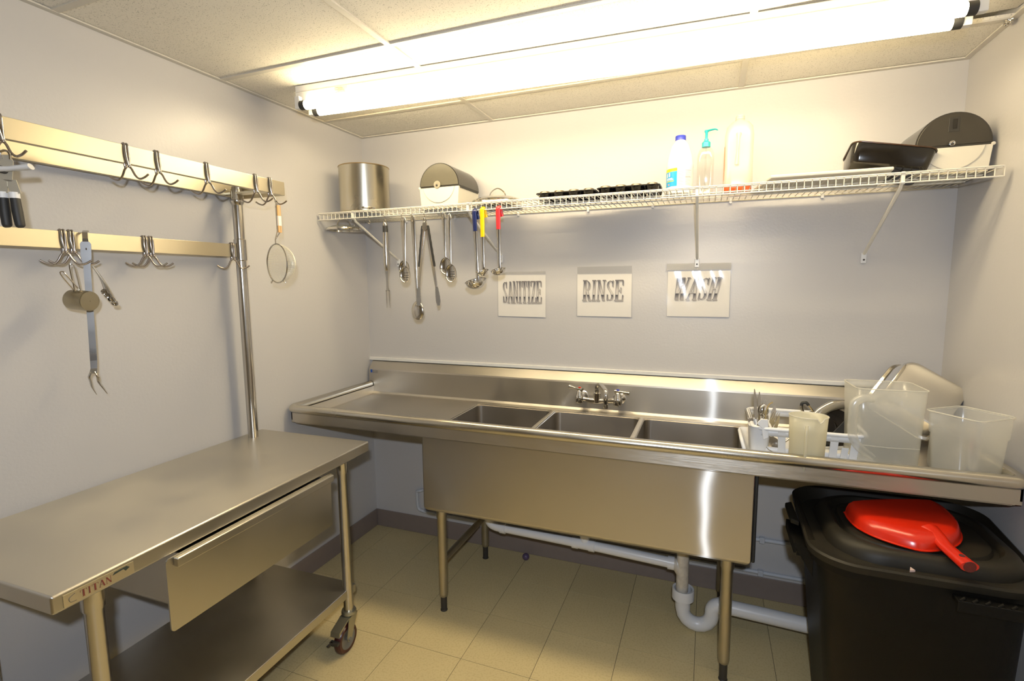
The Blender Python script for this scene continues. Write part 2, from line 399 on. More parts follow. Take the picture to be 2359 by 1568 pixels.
# backsplash
bm = BM(); prof = [(-.075, ZD), (-.06, ZD+.004), (-.052, ZD+.015), (-.05, 1.034), (-.047, 1.042), (-.005, 1.0875), (-.001, 1.0875), (-.001, ZD)]
ring_loft(bm, [[Vector((x, y, z)) for y, z in prof] for x in (.022, XR+.012)]); obj('backsplash', bm, ss_x, sk)
bm = BM(); box(bm, .035, .047, -.052, -.0505, 1.018, 1.036); obj('sticker', bm, mat('blue_sticker', (.02, .09, .42), .4), sk)
bm = BM(); box(bm, .052, .085, -.0518, -.0508, 1.015, 1.034); obj('rating_plate', bm, mat('grey_plate', (.36, .34, .32), .4, .6), sk)
LEGS = [(.828, -.62), (.828, -.127), (2.07, -.62), (2.07, -.127)]
for x, y in LEGS:
    bm = BM(); lathe(bm, [(.0245, .51), (.0245, .47), (.0215, .465), (.0215, .09), (.019, .075), (.015, .07)], (x, y, 0), seg=24); lg = obj('leg', bm, galv, sk, smooth=True)
    bm = BM(); lathe(bm, [(.015, .072), (.015, .006), (.017, .004), (.017, 0)], (x, y, 0), seg=16, cap1=True); obj('bullet_foot', bm, dark_metal, lg, smooth=True)
for x in (.828, 2.07):
    bm = BM(); cyl(bm, (x, -.60, .25), (x, -.147, .25), .0165, 16); obj('cross_brace', bm, galv, sk, smooth=True)

# faucet
fc = thing('faucet', 'chrome wall mounted mixer faucet with two lever handles on the backsplash', 'faucet', (1.45, -.05, .96))
for x in (1.365, 1.56):
    z = .968
    bm = BM(); lathe(bm, [(.032, 0), (.032, .006), (.024, .014), (.016, .018), (.016, .05)], (x, -.05, z), (0, -1, 0), 28); obj('flange', bm, chrome, fc, smooth=True)
    bm = BM(); lathe(bm, [(.012, -.028), (.022, -.022), (.024, 0), (.020, .016), (.016, .022), (.014, .036), (.010, .040), (.001, .04)], (x, -.105, z), seg=24); vb = obj('valve', bm, chrome, fc, smooth=True)
    s = -1 if x < 1.4 else 1
    bm = BM(); d = Vector((s*.95, -.12 if s > 0 else .35, -.05 if s > 0 else .1))
    p = Vector((x, -.105, z+.045)); tube(bm, [p-d*.016, p+d*.01, p+d*.035, p+d*.062], [.010, .008, .007, .012], 12, up=(0, 0, 1), flat=1.0)
    obj('lever_handle', bm, chrome, fc, smooth=True)
    bm = BM(); lathe(bm, [(.008, 0), (.008, .004), (.001, .0045)], (x, -.105, z+.052), seg=14, cap0=True)
    obj('index_button', bm, red_pl if s < 0 else blue_cap, fc)
bm = BM(); tube(bm, [(1.365, -.105, .968), (1.40, -.105, .962), (1.45, -.105, .958), (1.50, -.105, .962), (1.56, -.105, .968)], [.016, .011, .016, .011, .016], 20, 5); obj('mixer_body', bm, chrome, fc, smooth=True)
bm = BM(); lathe(bm, [(.018, .95), (.018, .985), (.020, .99), (.020, 1.0), (.013, 1.003), (.013, 1.02)], (1.455, -.105, 0), seg=22, cap1=True); obj('spout_collar', bm, chrome, fc, smooth=True)
bm = BM(); tube(bm, [(1.455, -.105, 1.0), (1.456, -.106, 1.035), (1.475, -.13, 1.048), (1.50, -.18, 1.046), (1.518, -.215, 1.038), (1.522, -.228, 1.015), (1.523, -.231, .972)], .0105, 16, 5); sp = obj('spout', bm, chrome, fc, smooth=True)
bm = BM(); cyl(bm, (1.523, -.231, .975), (1.523, -.231, .958), .0125, 18); obj('aerator', bm, chrome, sp, smooth=True)

# drain pipes
dp = thing('drain_pipe', 'white plastic waste pipe and trap under the sink bowls', 'pipe', (1.6, -.35, 0))
PY = -.36
def cyo(nm, a, b, r, mt=pvc, par=dp, seg=24):
    bm = BM(); cyl(bm, a, b, r, seg); return obj(nm, bm, mt, par, smooth=True)
bm = BM(); tube(bm, [(.955, PY, .50), (.955, PY, .385), (.965, PY, .345), (.995, PY, .330), (1.04, PY, .328)], .0245, 20, 6); obj('elbow', bm, pvc, dp, smooth=True)
cyo('waste_pipe', (1.03, PY, .328), (1.45, PY, .318), .0235)
cyo('waste_pipe', (1.45, PY, .318), (1.88, PY, .300), .0235)
for x, z in ((1.035, .328), (1.41, .319), (1.49, .317), (1.85, .301)):
    cyo('coupling', (x-.014, PY, z), (x+.014, PY, z-.0005), .029)
bm = BM(); cyl(bm, (1.455, PY, .50), (1.455, PY, .318), .0235); cyl(bm, (1.40, PY, .32), (1.50, PY, .317), .027, 24); obj('tee_fitting', bm, pvc, dp, smooth=True)
bm = BM(); cyl(bm, (1.90, PY, .51), (1.90, PY, .18), .0265, 24); tube(bm, [(1.85, PY, .301), (1.875, PY, .295), (1.90, PY, .26)], .026, 18, 5); cyl(bm, (1.90, PY, .425), (1.90, PY, .39), .0285, 24); obj('sanitary_tee', bm, mat('stained_pvc', (.58, .53, .45), .45, var=.35, scale=40), dp, smooth=True)
bm = BM(); lathe(bm, [(.038, .19), (.046, .192), (.0475, .188), (.0475, .145), (.036, .14), (.0325, .138), (.0325, .10)], (1.905, PY, 0), seg=32); lathe(bm, [(.038, .19), (.036, .15), (.02, .148)], (1.905, PY, 0), seg=32); obj('trap_hub', bm, pvc, dp, smooth=True)
pth = [(1.905, PY, .14), (1.905, PY, .10)]
for k in range(0, 9):
    a = PI+k/8*PI; pth.append((1.967+.062*math.cos(a), PY, .095+.062*math.sin(a)))
pth += [(2.029, PY, .11)]
for k in range(1, 6):
    a = k/5*PI/2; pth.append((2.029+.036-.036*math.cos(a), PY, .11+.036*math.sin(a)))
bm = BM(); tube(bm, pth, .031, 24); obj('trap_bend', bm, pvc, dp, smooth=True)
cyo('outlet_pipe', (2.05, PY, .146), (2.86, PY, .118), .031)
cyo('coupling', (2.055, PY, .146), (2.09, PY, .145), .036)

# wall pipes
for k, (z, x0, lb_) in enumerate(((.308, 2.0, 'upper thin painted pipe on the wall right of the sink bowls'), (.138, .335, 'lower thin painted pipe running along the wall above the baseboard'))):
    wp = thing('wall_pipe', lb_, 'pipe', (2.0, 0, z))
    bm = BM()
    if k == 0: cyl(bm, (x0, -.011, z), (W, -.011, z), .0105, 14)
    else: tube(bm, [(.352, 0, .285), (.345, -.02, .287), (.322, -.02, .28), (.318, -.018, .26), (.318, -.014, .19), (.325, -.013, .165), (.35, -.012, .155), (.45, -.011, .150), (1.2, -.011, .145), (W, -.011, .136)], .0095, 12, 6)
    obj('pipe_run', bm, wall_pipe_m, wp, smooth=True)
    for x in (2.25, 2.75):
        bm = BM(); box(bm, x-.012, x+.012, -.024, 0, z-.015, z+.015); obj('pipe_clip', bm, wall_pipe_m, wp, bev=.003)
bm = BM(); bmesh.ops.create_icosphere(bm, subdivisions=3, radius=.02); bmesh.ops.translate(bm, verts=bm.verts, vec=(1.052, -.07, .02))
tag(obj('rubber_ball', bm, mat('purple_rubber', (.10, .07, .14), .4), None, True, org=(1.052, -.07, 0)), 'small purple ball on the floor against the back baseboard', 'ball')

# ================================================================= WORK TABLE
tb = thing('work_table', 'stainless steel work table on casters with drawer and overhead pot rack', 'table', (.012, -.868, 0), local=True)
tb.rotation_euler[2] = .02
TW, TL, TZ = .6, 1.165, .885
bm = BM(); box(bm, 0, TW, -TL, 0, TZ-.045, TZ); obj('tabletop', bm, ss_table, tb, bev=.006, seg=4)
bm = BM(); box(bm, .07, .11, -TL+.05, -.05, TZ-.075, TZ-.045); box(bm, .49, .53, -TL+.05, -.05, TZ-.075, TZ-.045); obj('under_channel', bm, ss_table, tb)
bm = BM(); box(bm, .035, .562, -1.105, -.085, .235, .272); obj('undershelf', bm, ss_table, tb, bev=.003)
for lx, ly in ((.552, -.125), (.055, -.125), (.552, -1.06), (.055, -1.06)):
    bm = BM(); lathe(bm, [(.024, TZ-.045), (.024, TZ-.10), (.0205, TZ-.106), (.0205, .165)], (lx, ly, 0), seg=28); lg = obj('leg', bm, ss_tube, tb, smooth=True)
    cs = bpy.data.objects.new('caster', None)
    bm = BM(); lathe(bm, [(.029, .175), (.031, .17), (.031, .160), (.026, .155), (.026, .150)], (lx, ly, 0), seg=24, cap0=True, cap1=True)
    ca = obj('caster', bm, mat('zinc', (.42, .41, .34), .35, .9), tb, smooth=True)
    wy = ly-.03
    bm = BM()
    for s in (-1, 1):
        xx = lx+s*.021
        prism(bm, [(xx, ly+.026, .155), (xx, ly-.03, .155), (xx, wy-.016, .075), (xx, wy-.012, .055), (xx, wy+.012, .055), (xx, wy+.018, .075)], (s*.003, 0, 0))
    box(bm, lx-.024, lx+.024, ly-.032, ly+.026, .15, .155)
    prism(bm, [(lx-.022, ly-.03, .156), (lx-.022, wy-.062, .128), (lx-.022, wy-.066, .108), (lx-.022, wy-.05, .122), (lx-.022, ly-.028, .15)], (.044, 0, 0))
    obj('fork', bm, ca.data.materials[0], ca)
    bm = BM(); lathe(bm, [(.040, -.015), (.055, -.016), (.0615, -.009), (.0625, 0), (.0615, .009), (.055, .016), (.040, .015)], (lx, wy, .0625), (1, 0, 0), 36); obj('wheel', bm, maroon, ca, smooth=True)
    bm = BM(); lathe(bm, [(.001, -.008), (.03, -.008), (.041, -.0155), (.043, -.0155), (.043, .0155), (.041, .0155), (.03, .008), (.001, .008)], (lx, wy, .0625), (1, 0, 0), 30); cyl(bm, (lx-.028, wy, .0625), (lx+.028, wy, .0625), .008, 10); obj('hub', bm, mat('hub_grey', (.20, .20, .19), .45, .3), ca, smooth=True)
    bm = BM(); box(bm, lx-.02, lx+.02, wy-.076, wy-.060, .078, .09); box(bm, lx-.016, lx-.006, wy-.10, wy-.07, .088, .09); obj('brake_pedal', bm, dark_metal, ca)
# drawer
bm = BM(); ring_loft(bm, [[Vector((xx, p.x, p.y)) for p in rrect(-.5885, .732, .3265, .104, .012, 0, 5)] for xx in (.603, .6075)]); dr = obj('drawer_front', bm, ss_table, tb)
bm = BM(); box(bm, .608, .626, -.895, -.262, .808, .835); obj('drawer_pull', bm, ss_table, dr, bev=.004)
bm = BM(); box(bm, .10, .603, -.875, -.30, .672, .675); box(bm, .10, .603, -.875, -.872, .672, .835); box(bm, .10, .603, -.303, -.30, .672, .835); box(bm, .10, .103, -.875, -.30, .672, .835); obj('drawer_box', bm, ss_table, tb)
bm = BM(); box(bm, .59, .603, -.262, -.246, .80, .83); obj('drawer_slide', bm, ss_table, tb)
# name plate with lettering on the table edge
STK = {
 'S': [('c', [(.80, .80, .05), (.72, .93, .06), (.50, .985, .07), (.28, .92, .10), (.20, .78, .13), (.28, .64, .15), (.50, .50, .17), (.72, .36, .16), (.80, .20, .13), (.72, .07, .10), (.50, .015, .07), (.26, .07, .06), (.20, .22, .05)]), ('v', .80, .99, .80, .70, .03), ('v', .20, .30, .20, .01, .03)],
 'A': [('v', .5, 1, .12, 0, .035), ('v', .5, 1, .85, 0, .11), ('h', .0, .30, .0), ('h', .66, 1.0, .0), ('h', .25, .70, .33)],
 'N': [('v', .17, 1, .17, 0, .03), ('v', .17, 1, .83, 0, .11), ('v', .83, 1, .83, 0, .03), ('h', .0, .34, 1), ('h', .0, .34, 0), ('h', .66, 1, 1)],
 'I': [('v', .5, 1, .5, 0, .15), ('h', .15, .85, 1), ('h', .15, .85, 0)],
 'T': [('v', .5, 1, .5, 0, .13), ('h', .02, .98, 1), ('h', .25, .75, 0), ('v', .05, 1, .02, .75, .03), ('v', .95, 1, .98, .75, .03)],
 'Z': [('v', .80, 1, .18, 0, .12), ('h', .05, .92, 1), ('h', .05, .95, 0), ('v', .07, 1, .05, .78, .03), ('v', .93, 0, .97, .24, .03)],
 'E': [('v', .25, 1, .25, 0, .13), ('h', .02, .90, 1), ('h', .02, .92, 0), ('h', .25, .70, .52), ('v', .90, 1, .93, .76, .03), ('v', .92, 0, .96, .26, .03), ('v', .70, .64, .70, .40, .03)],
 'R': [('v', .25, 1, .25, 0, .13), ('h', .02, .50, 1), ('h', .02, .48, 0), ('c', [(.40, .985, .05), (.62, .96, .08), (.76, .87, .12), (.80, .75, .13), (.76, .62, .12), (.60, .53, .07), (.40, .50, .04)]), ('v', .50, .50, .88, 0, .11), ('h', .80, 1, 0)],
 'W': [('v', .10, 1, .30, 0, .11), ('v', .50, 1, .30, 0, .03), ('v', .50, 1, .70, 0, .11), ('v', .90, 1, .70, 0, .03), ('h', .0, .24, 1), ('h', .36, .62, 1), ('h', .80, 1, 1)],
 'H': [('v', .22, 1, .22, 0, .12), ('v', .78, 1, .78, 0, .12), ('h', .02, .42, 1), ('h', .02, .42, 0), ('h', .58, .98, 1), ('h', .58, .98, 0), ('h', .2, .8, .5)],
}
def lettering(text, ox, ex, ez, w_, h_, slant=0, grow=0.0, t=.0004, gap=.06):
    """serif capitals in the plane spanned by ex, ez from corner ox; grow fattens the strokes"""
    bm = BM(); ox, ex, ez = Vector(ox), Vector(ex), Vector(ez); nrm = ex.cross(ez)
    wid = [{'I': .62, 'W': 1.35}.get(c, 1.0) for c in text]; cell = w_/(sum(wid)+gap*(len(text)-1)); x = 0; gz = grow/h_
    def P(u, v, cw): return ox+ex*(x+u*cw+slant*v*h_)+ez*(v*h_)
    for c, wd in zip(text, wid):
        cw = cell*wd; gxx = grow/cw; k = 0
        for s in STK[c]:
            off = nrm*(t*.15*k); k += 1
            if s[0] == 'v':
                _, x0, y0, x1, y1, hw = s; hw += gxx; e = gz if y0 > y1 else -gz
                q = [P(x0-hw, y0+e, cw), P(x0+hw, y0+e, cw), P(x1+hw, y1-e, cw), P(x1-hw, y1-e, cw)]
                bm.faces.new([bm.verts.new(p+off) for p in q])
            elif s[0] == 'h':
                _, x0, x1, y = s; hh = .018+gz
                q = [P(x0-gxx, y-hh, cw), P(x1+gxx, y-hh, cw), P(x1+gxx, y+hh, cw), P(x0-gxx, y+hh, cw)]
                bm.faces.new([bm.verts.new(p+off) for p in q])
            else:
                vv = [(bm.verts.new(P(a-b_/1.6-gxx, v, cw)+off), bm.verts.new(P(a+b_/1.6+gxx, v, cw)+off)) for a, v, b_ in s[1]]
                for a, b in zip(vv, vv[1:]):
                    bm.faces.new((a[0], a[1], b[1], b[0]))
        x += cw+cell*gap
    return bm
bm = BM(); box(bm, .6, .6015, -TL+.022, -TL+.175, TZ-.039, TZ-.010); npl = obj('name_plate', bm, mat('foil_plate', (.60, .52, .34), .3, .8), tb)
bm = lettering('TITAN', (.6022, -TL+.055, TZ-.033), (0, 1, 0), (0, 0, 1), .068, .016, t=.0003); obj('plate_lettering', bm, mat('plate_ink', (.16, .03, .02), .5), npl)
bm = BM(); prism(bm, [(.6016, -TL+.125, TZ-.02), (.6016, -TL+.15, TZ-.017), (.6016, -TL+.155, TZ-.024), (.6016, -TL+.165, TZ-.019), (.6016, -TL+.158, TZ-.013), (.6016, -TL+.13, TZ-.014)], (.0006, 0, 0)); obj('plate_emblem', bm, mat('emblem_ink', (.03, .04, .03), .5), npl)
bm = BM(); tube(bm, [(.602, -TL+.045, TZ-.016), (.602, -TL+.033, TZ-.022), (.602, -TL+.035, TZ-.032), (.602, -TL+.047, TZ-.034)], .0006, 6, 4); obj('plate_arc', bm, mat('arc_ink', (.10, .09, .07), .5), npl)

# overhead rack on the table
PX, PYL = .065, -.11
for py in (PYL, -1.06):
    bm = BM(); cyl(bm, (PX, py, TZ), (PX, py, 1.975), .0205, 28); po = obj('rack_pole', bm, ss_tube, tb, smooth=True)
    bm = BM(); lathe(bm, [(.0205, 1.665), (.0245, 1.669), (.0245, 1.755), (.0205, 1.759)], (PX, py, 0), seg=28); obj('pole_collar', bm, ss_tube, po, smooth=True)
    bm = BM(); lathe(bm, [(.0205, 1.90), (.027, 1.912), (.0275, 1.922), (.024, 1.935), (.024, 1.965)], (PX, py, 0), seg=28); obj('pole_collar', bm, ss_tube, po, smooth=True)
bm = BM(); box(bm, PX-.003, PX+.003, -1.04, PYL-.024, 1.682, 1.735); obj('rack_bar', bm, ss_bar, tb, bev=.001)
RX0, RX1, RY1, RY0, RZ0, RZ1 = .022, .250, -.034, -1.14, 1.940, 1.995
for x in (RX1, RX0):
    bm = BM(); box(bm, x-.003, x+.003, RY0, RY1, RZ0, RZ1); box(bm, x-.018, x-.003, RY0+.004, RY1-.004, RZ0, RZ0+.003); obj('rack_bar', bm, ss_bar, tb, bev=.001)
for y in (RY1, RY0):
    bm = BM(); box(bm, RX0+.003, RX1-.003, y-.003, y+.003, RZ0, RZ1); obj('rack_end_bar', bm, ss_bar, tb, bev=.001)
for py in (PYL, -1.06):
    bm = BM(); box(bm, RX0+.003, RX1-.003, py-.02, py+.02, RZ0+.004, RZ0+.012); obj('rack_saddle', bm, ss_bar, tb)
ct, st = math.cos(.02), math.sin(.02)
def T2W(a, b, z=0): return Vector((.012+ct*a-st*b, -.868+st*a+ct*b, z))

# pot hooks: built at the bar top centre, bar along y
HR = .0032
def make_hook(dx, dy, sc_):
    hk = thing('pot_hook', 'x', 'hook', local=True)
    def prong(s):
        out = [(s*.0085, 0, -.062)]
        for u, z in ((.008, -.074), (.020, -.094), (.036, -.104), (.056, -.100), (.072, -.091)): out.append((s*(.0085+u*sc_*dx), s*u*sc_*dy, -.062+(z+.062)*.95))
        return out
    full = list(reversed(prong(-1)))+[(-.0078, 0, -.03), (-.0065, 0, -.003), (0, 0, .0042), (.0065, 0, -.003), (.0078, 0, -.03)]+prong(1)
    bm = BM(); tube(bm, full, HR, 10, 5); obj('hook_wire', bm, wire_chrome, hk, smooth=True)
    bm = BM(); tube(bm, [(-.0085, -.003, -.062), (-.0078, -.0085, -.03), (-.0065, -.0085, -.003), (0, -.0085, .0042), (.0065, -.0085, -.003), (.0078, -.0085, -.03), (.0085, -.003, -.062)], HR, 10, 5)
    obj('strap_loop', bm, wire_chrome, hk, smooth=True)
    bm = BM()
    for s in (-1, 1): bmesh.ops.create_icosphere(bm, subdivisions=2, radius=.0052, matrix=Matrix.Translation((s*.0085, -.001, -.064)))
    obj('weld', bm, wire_chrome, hk, smooth=True)
    return hk
upper = [(-.981, 'fifth pot hook from the rack end on the upper bar, carrying the can opener'), (-.675, 'fourth pot hook from the corner end on the upper bar, empty'), (-.578, 'third pot hook from the corner end on the upper bar, empty'), (-.398, 'empty pot hook on the upper bar just left of the pole'), (-.182, 'empty pot hook on the upper bar right of the pole'), (-.109, 'pot hook at the corner end of the upper bar, carrying the strainer')]
lower = [(-.765, 'left hook of the pair beside the measuring cups on the lower bar'), (-.742, 'hook on the lower bar carrying the measuring cups and spoons'), (-.515, 'left one of the empty hook pair in the middle of the lower bar'), (-.492, 'right one of the empty hook pair in the middle of the lower bar'), (-.150, 'single empty hook on the lower bar against the pole')]
for lst, x, z, pr_ in ((upper, RX1, RZ1, (.97, .22, .85)), (lower, PX, 1.735, (.42, .90, .80))):
    hk = make_hook(*pr_); first = True
    for yy, lbl in lst:
        p = T2W(x, yy, z)
        if first: hk.location = p; hk.rotation_euler[2] = .02; hk['label'] = lbl; hk['group'] = 'double pot hooks on the table rack'; first = False
        else: dup(hk, p, .02, lbl)

plate_m = mat('opener_plate', (.62, .58, .48), .35, .5)
# can opener, hanging on the left upper hook (prong end toward the room)
co_ = (.300, -1.850, 1.897)
cox, coy, coz = co_
op = thing('can_opener', 'hand can opener with black handles and white grips hanging at the left frame edge', 'can opener', (cox, coy, coz))
D = Vector((.77, .64, 0))*.9   # picture-right direction in the horizontal plane
D.normalize(); N = Vector((.64, -.77, 0))
def OP(r_, z, f=0): return Vector((cox, coy, coz))+(D*r_+N*f+Vector((0, 0, z)))*.83
bm = BM(); prism(bm, [OP(-.018, -.002), OP(.012, -.002), OP(.02, -.02), OP(.012, -.08), OP(-.016, -.08), OP(-.022, -.02)], N*.003)
prism(bm, [OP(-.010, -.075), OP(.022, -.075), OP(.030, -.115), OP(.008, -.115)], N*.003); prism(bm, [OP(-.022, -.07), OP(.0, -.08), OP(-.002, -.115), OP(-.024, -.115)], N*.004)
obj('jaw_plate', bm, plate_m, op)
bm = BM(); tube(bm, [OP(-.008, -.015, .004), OP(-.008, .004, .005), OP(.004, .010, .005), OP(.014, .003, .005), OP(.014, -.015, .004)], .003, 8, 4); obj('hanging_loop', bm, utensil, op, smooth=True)
bm = BM(); tube(bm, [OP(-.01, -.048, .02), OP(.02, -.045, .02), OP(.07, -.036, .02)], [.015, .013, .016], 12, 3, flat=.45); obj('turning_key', bm, white_pl, op, smooth=True)
bm = BM(); cyl(bm, OP(-.004, -.048, -.004), OP(-.004, -.048, .02), .009, 16); obj('drive_shaft', bm, dark_metal, op, smooth=True)
for a, b in ((-.016, -.014), (.012, .018)):
    bm = BM(); tube(bm, [OP(a, -.112, .001), OP(a+.001, -.13, .001)], [.0115, .0115], 12, flat=.8); h_ = obj('white_grip', bm, white_pl, op, smooth=True)
    bm = BM(); tube(bm, [OP(a+.001, -.129, .001), OP(a+(b-a)*.5, -.17, .001), OP(b, -.21, .001), OP(b+.001, -.218, .001)], [.0105, .0115, .0105, .006], 14, 4, flat=.85); obj('handle', bm, black_rub, h_, smooth=True)

# strainer
sx_, sy2, sz_ = .302, -.984, 1.902
stn = thing('wire_strainer', 'round wire mesh strainer with a wooden tagged handle hanging on the end hook', 'strainer', (sx_, sy2, sz_))
B = Vector((.28, .95, 0)).normalized(); Sd = Vector((-B.y, B.x, 0))
c0 = Vector((sx_+.0, sy2-.015, 1.650)); rr = .079
bm = BM(); tube(bm, [(sx_, sy2, sz_-.004), (sx_, sy2-.003, sz_-.02), (sx_, sy2-.003, sz_-.12), (c0.x, c0.y, c0.z+rr+.018), (c0.x, c0.y, c0.z+rr)], .0022, 8); tube(bm, [(sx_, sy2, sz_-.004), (sx_+.004, sy2+.01, sz_-.02), (sx_+.004, sy2+.01, sz_-.12), (c0.x, c0.y, c0.z+rr+.018)], .0022, 8)
tube(bm, [(sx_-.002, sy2-.004, sz_-.004), (sx_, sy2, sz_+.004), (sx_+.002, sy2+.006, sz_-.004)], .0022, 8, 4); obj('wire_handle', bm, utensil, stn, smooth=True)
bm = BM(); box(bm, sx_-.002, sx_+.006, sy2-.002, sy2+.016, sz_-.125, sz_-.015); tg = obj('handle_tag', bm, wood_tag, stn)
bm = BM(); box(bm, sx_+.006, sx_+.007, sy2, sy2+.016, sz_-.098, sz_-.058); box(bm, sx_-.002, sx_+.006, sy2-.003, sy2-.002, sz_-.098, sz_-.058); obj('tag_label', bm, paper_m, tg)
bm = BM(); pts = [c0+Sd*rr*math.cos(2*PI*k/40)+Vector((0, 0, 1))*rr*math.sin(2*PI*k/40) for k in range(41)]; tube(bm, pts, .0028, 8); obj('rim_wire', bm, utensil, stn, smooth=True)
bm = BM(); nr = 22; sg = 64
rings = []
for i in range(nr):
    a = i/nr*PI/2*.98; rings.append([c0+B*(math.sin(a)*.068)+(Sd*math.cos(2*PI*k/sg)+Vector((0, 0, 1))*math.sin(2*PI*k/sg))*rr*math.cos(a) for k in range(sg)])
ring_loft(bm, rings, False, False); o = obj('mesh_bowl', bm, mat('strainer_mesh', (.85, .80, .66), .4, .3), stn)
md = o.modifiers.new('wire', 'WIREFRAME'); md.thickness = .0014; md.use_even_offset = False; md.use_replace = True
o['kind'] = 'stuff'
for q in (-1, 1):
    bm = BM(); p = c0+Sd*q*(-.045)+Vector((0, 0, -.062)); tube(bm, [p, p+Vector((0, 0, -.014))+Sd*q*-.004, p+Vector((0, 0, -.018))+Sd*q*-.012, p+Vector((0, 0, -.010))+Sd*q*-.010], .0018, 8, 4); obj('rest_hook', bm, utensil, stn, smooth=True)

# long serving fork hanging on the lower bar
fx, fy = .115, -1.585
fk = thing('serving_fork', 'long stainless serving fork with bent tines hanging from the lower rack bar', 'fork', (fx, fy, 1.73))
E1 = Vector((.64, .77, 0)).normalized()*1.0
def FP(s, z, f=0): return Vector((fx, fy, z))+E1*s+Vector((.77, -.64, 0))*f
bm = BM(); ribbon(bm, [FP(-.007, 1.738, -.028), FP(-.007, 1.742, -.018), FP(-.007, 1.735, -.003), FP(-.007, 1.715, 0), FP(-.008, 1.70, 0)], [FP(.007, 1.738, -.028), FP(.007, 1.742, -.018), FP(.007, 1.735, -.003), FP(.007, 1.715, 0), FP(.008, 1.70, 0)], (.0015, -.001, 0)); obj('hanging_strap', bm, utensil, fk)
bm = BM(); grey_st = steel('satin_utensil', (.45, .45, .45), .3)
L = [(-.010, 1.705), (-.014, 1.698), (-.013, 1.655), (-.009, 1.63), (-.0085, 1.50), (-.008, 1.325), (-.007, 1.30), (-.009, 1.285)]
Rr = [(.010, 1.705), (.014, 1.698), (.013, 1.655), (.009, 1.63), (.0095, 1.50), (.010, 1.325), (.010, 1.30), (.010, 1.285)]
F_ = [0, 0, 0, 0, 0, 0, .006, .016]
ribbon(bm, [FP(a-(1.7-z)*.03, z, f) for (a, z), f in zip(L, F_)], [FP(a-(1.7-z)*.03, z, f) for (a, z), f in zip(Rr, F_)], (.003, -.0025, 0)); obj('shank', bm, grey_st, fk)
for s in (-1, 1):
    bm = BM(); o1 = -.0125
    tube(bm, [FP(o1+s*.005, 1.29, .014), FP(o1+s*.011, 1.275, .018), FP(o1+s*.010, 1.258, .012), FP(o1+s*.013+.004, 1.24, .006), FP(o1+s*.014+.014, 1.212, .0)], [.005, .005, .004, .0035, .0012], 8, 4, flat=.6); obj('tine', bm, utensil, fk, smooth=True)
bm = BM(); box(bm, -.003, .003, -.001, .001, -.003, .003, Matrix.Translation(FP(0, 1.682, .0035))); obj('hanging_hole', bm, dark_metal, fk)

# measuring cup and spoons
cup_st = steel('worn_cup_steel', (.42, .37, .26), .22)
mx_, my_ = .155, -1.622
mc = thing('measuring_cup', 'small steel measuring cup with looped wire handles hanging on its side', 'cup', (mx_, my_, 1.52))
A = Vector((.80, -.45, -.22)).normalized(); c = Vector((mx_-.01, my_+.0, 1.52))
A = (Vector((.71, .71, 0))*.75+Vector((.60, -.62, -.12))*.62).normalized()
bm = BM(); lathe(bm, [(.031, -.045), (.0315, .018), (.030, .022), (.001, .022)], c, A, 32); lathe(bm, [(.031, -.045), (.0295, -.044), (.0295, .018), (.001, .02)], c, A, 32); obj('cup_body', bm, cup_st, mc, smooth=True)
for k, (dx, zz) in enumerate(((-.035, 1.61), (-.012, 1.632))):
    bm = BM(); e = Vector((.71, .71, 0)); b_ = c-A*.03+Vector((0, 0, .028))
    t_ = c+e*(dx-.01)+Vector((0, 0, zz-1.52))
    tube(bm, [b_+e*.012, t_+e*.006-Vector((0, 0, .008)), t_, t_-e*.006-Vector((0, 0, .008)), b_-e*.002], .0018, 8, 4); obj('wire_handle', bm, utensil, mc, smooth=True)
ms = thing('measuring_spoons', 'bunch of small steel measuring spoons on a ring beside the measuring cup', 'spoons', (.15, -1.585, 1.63))
for k in range(4):
    bm = BM(); e = Vector((.71, .71, 0)); t_ = Vector((.150, -1.592, 1.628))
    b_ = t_+e*(.026+.007*k)+Vector((0, 0, -.075-.012*k))
    tube(bm, [t_, t_+(b_-t_)*.5+e*.004, b_], [.0025, .0035, .004], 8, 4)
    lathe(bm, [(.001, -.008), (.008, -.006), (.0125-.001*k, 0), (.0115-.001*k, 0), (.007, -.004), (.001, -.006)], b_+Vector((0, 0, -.008)), Vector((.5, -.6, -.5)), 16)
    obj('spoon', bm, utensil, ms, smooth=True)

# ================================================================= WIRE SHELF
SZ = 1.936; SF = -.412
ws = thing('wire_shelf', 'white wire shelf on diagonal braces spanning the back wall', 'shelf', (1.45, -.2, SZ))
bm = BM(); tube(bm, [(0, -.006, SZ-.002), (0, SF, SZ-.002), (0, SF-.003, SZ-.006), (0, SF-.003, SZ-.036)], .0017, 6)
bmesh.ops.translate(bm, verts=bm.verts, vec=(1.45, 0, 0))
proto = obj('cross_wire', bm, shelf_wire, ws)
n_w = 113
for k in range(n_w):
    x = .024+k*(W-.05)/(n_w-1)
    if k == 0: proto.location.x = x-1.45; continue
    c_ = proto.copy(); C.objects.link(c_); c_.location.x = x-1.45; c_.parent = ws
for y, z in ((-.008, SZ-.006), (-.14, SZ-.006), (-.275, SZ-.006), (SF+.003, SZ-.006), (SF-.006, SZ-.002), (SF-.006, SZ-.036)):
    bm = BM(); cyl(bm, (.015, y, z), (W-.03, y, z), .0028, 8); obj('long_wire', bm, shelf_wire, ws)
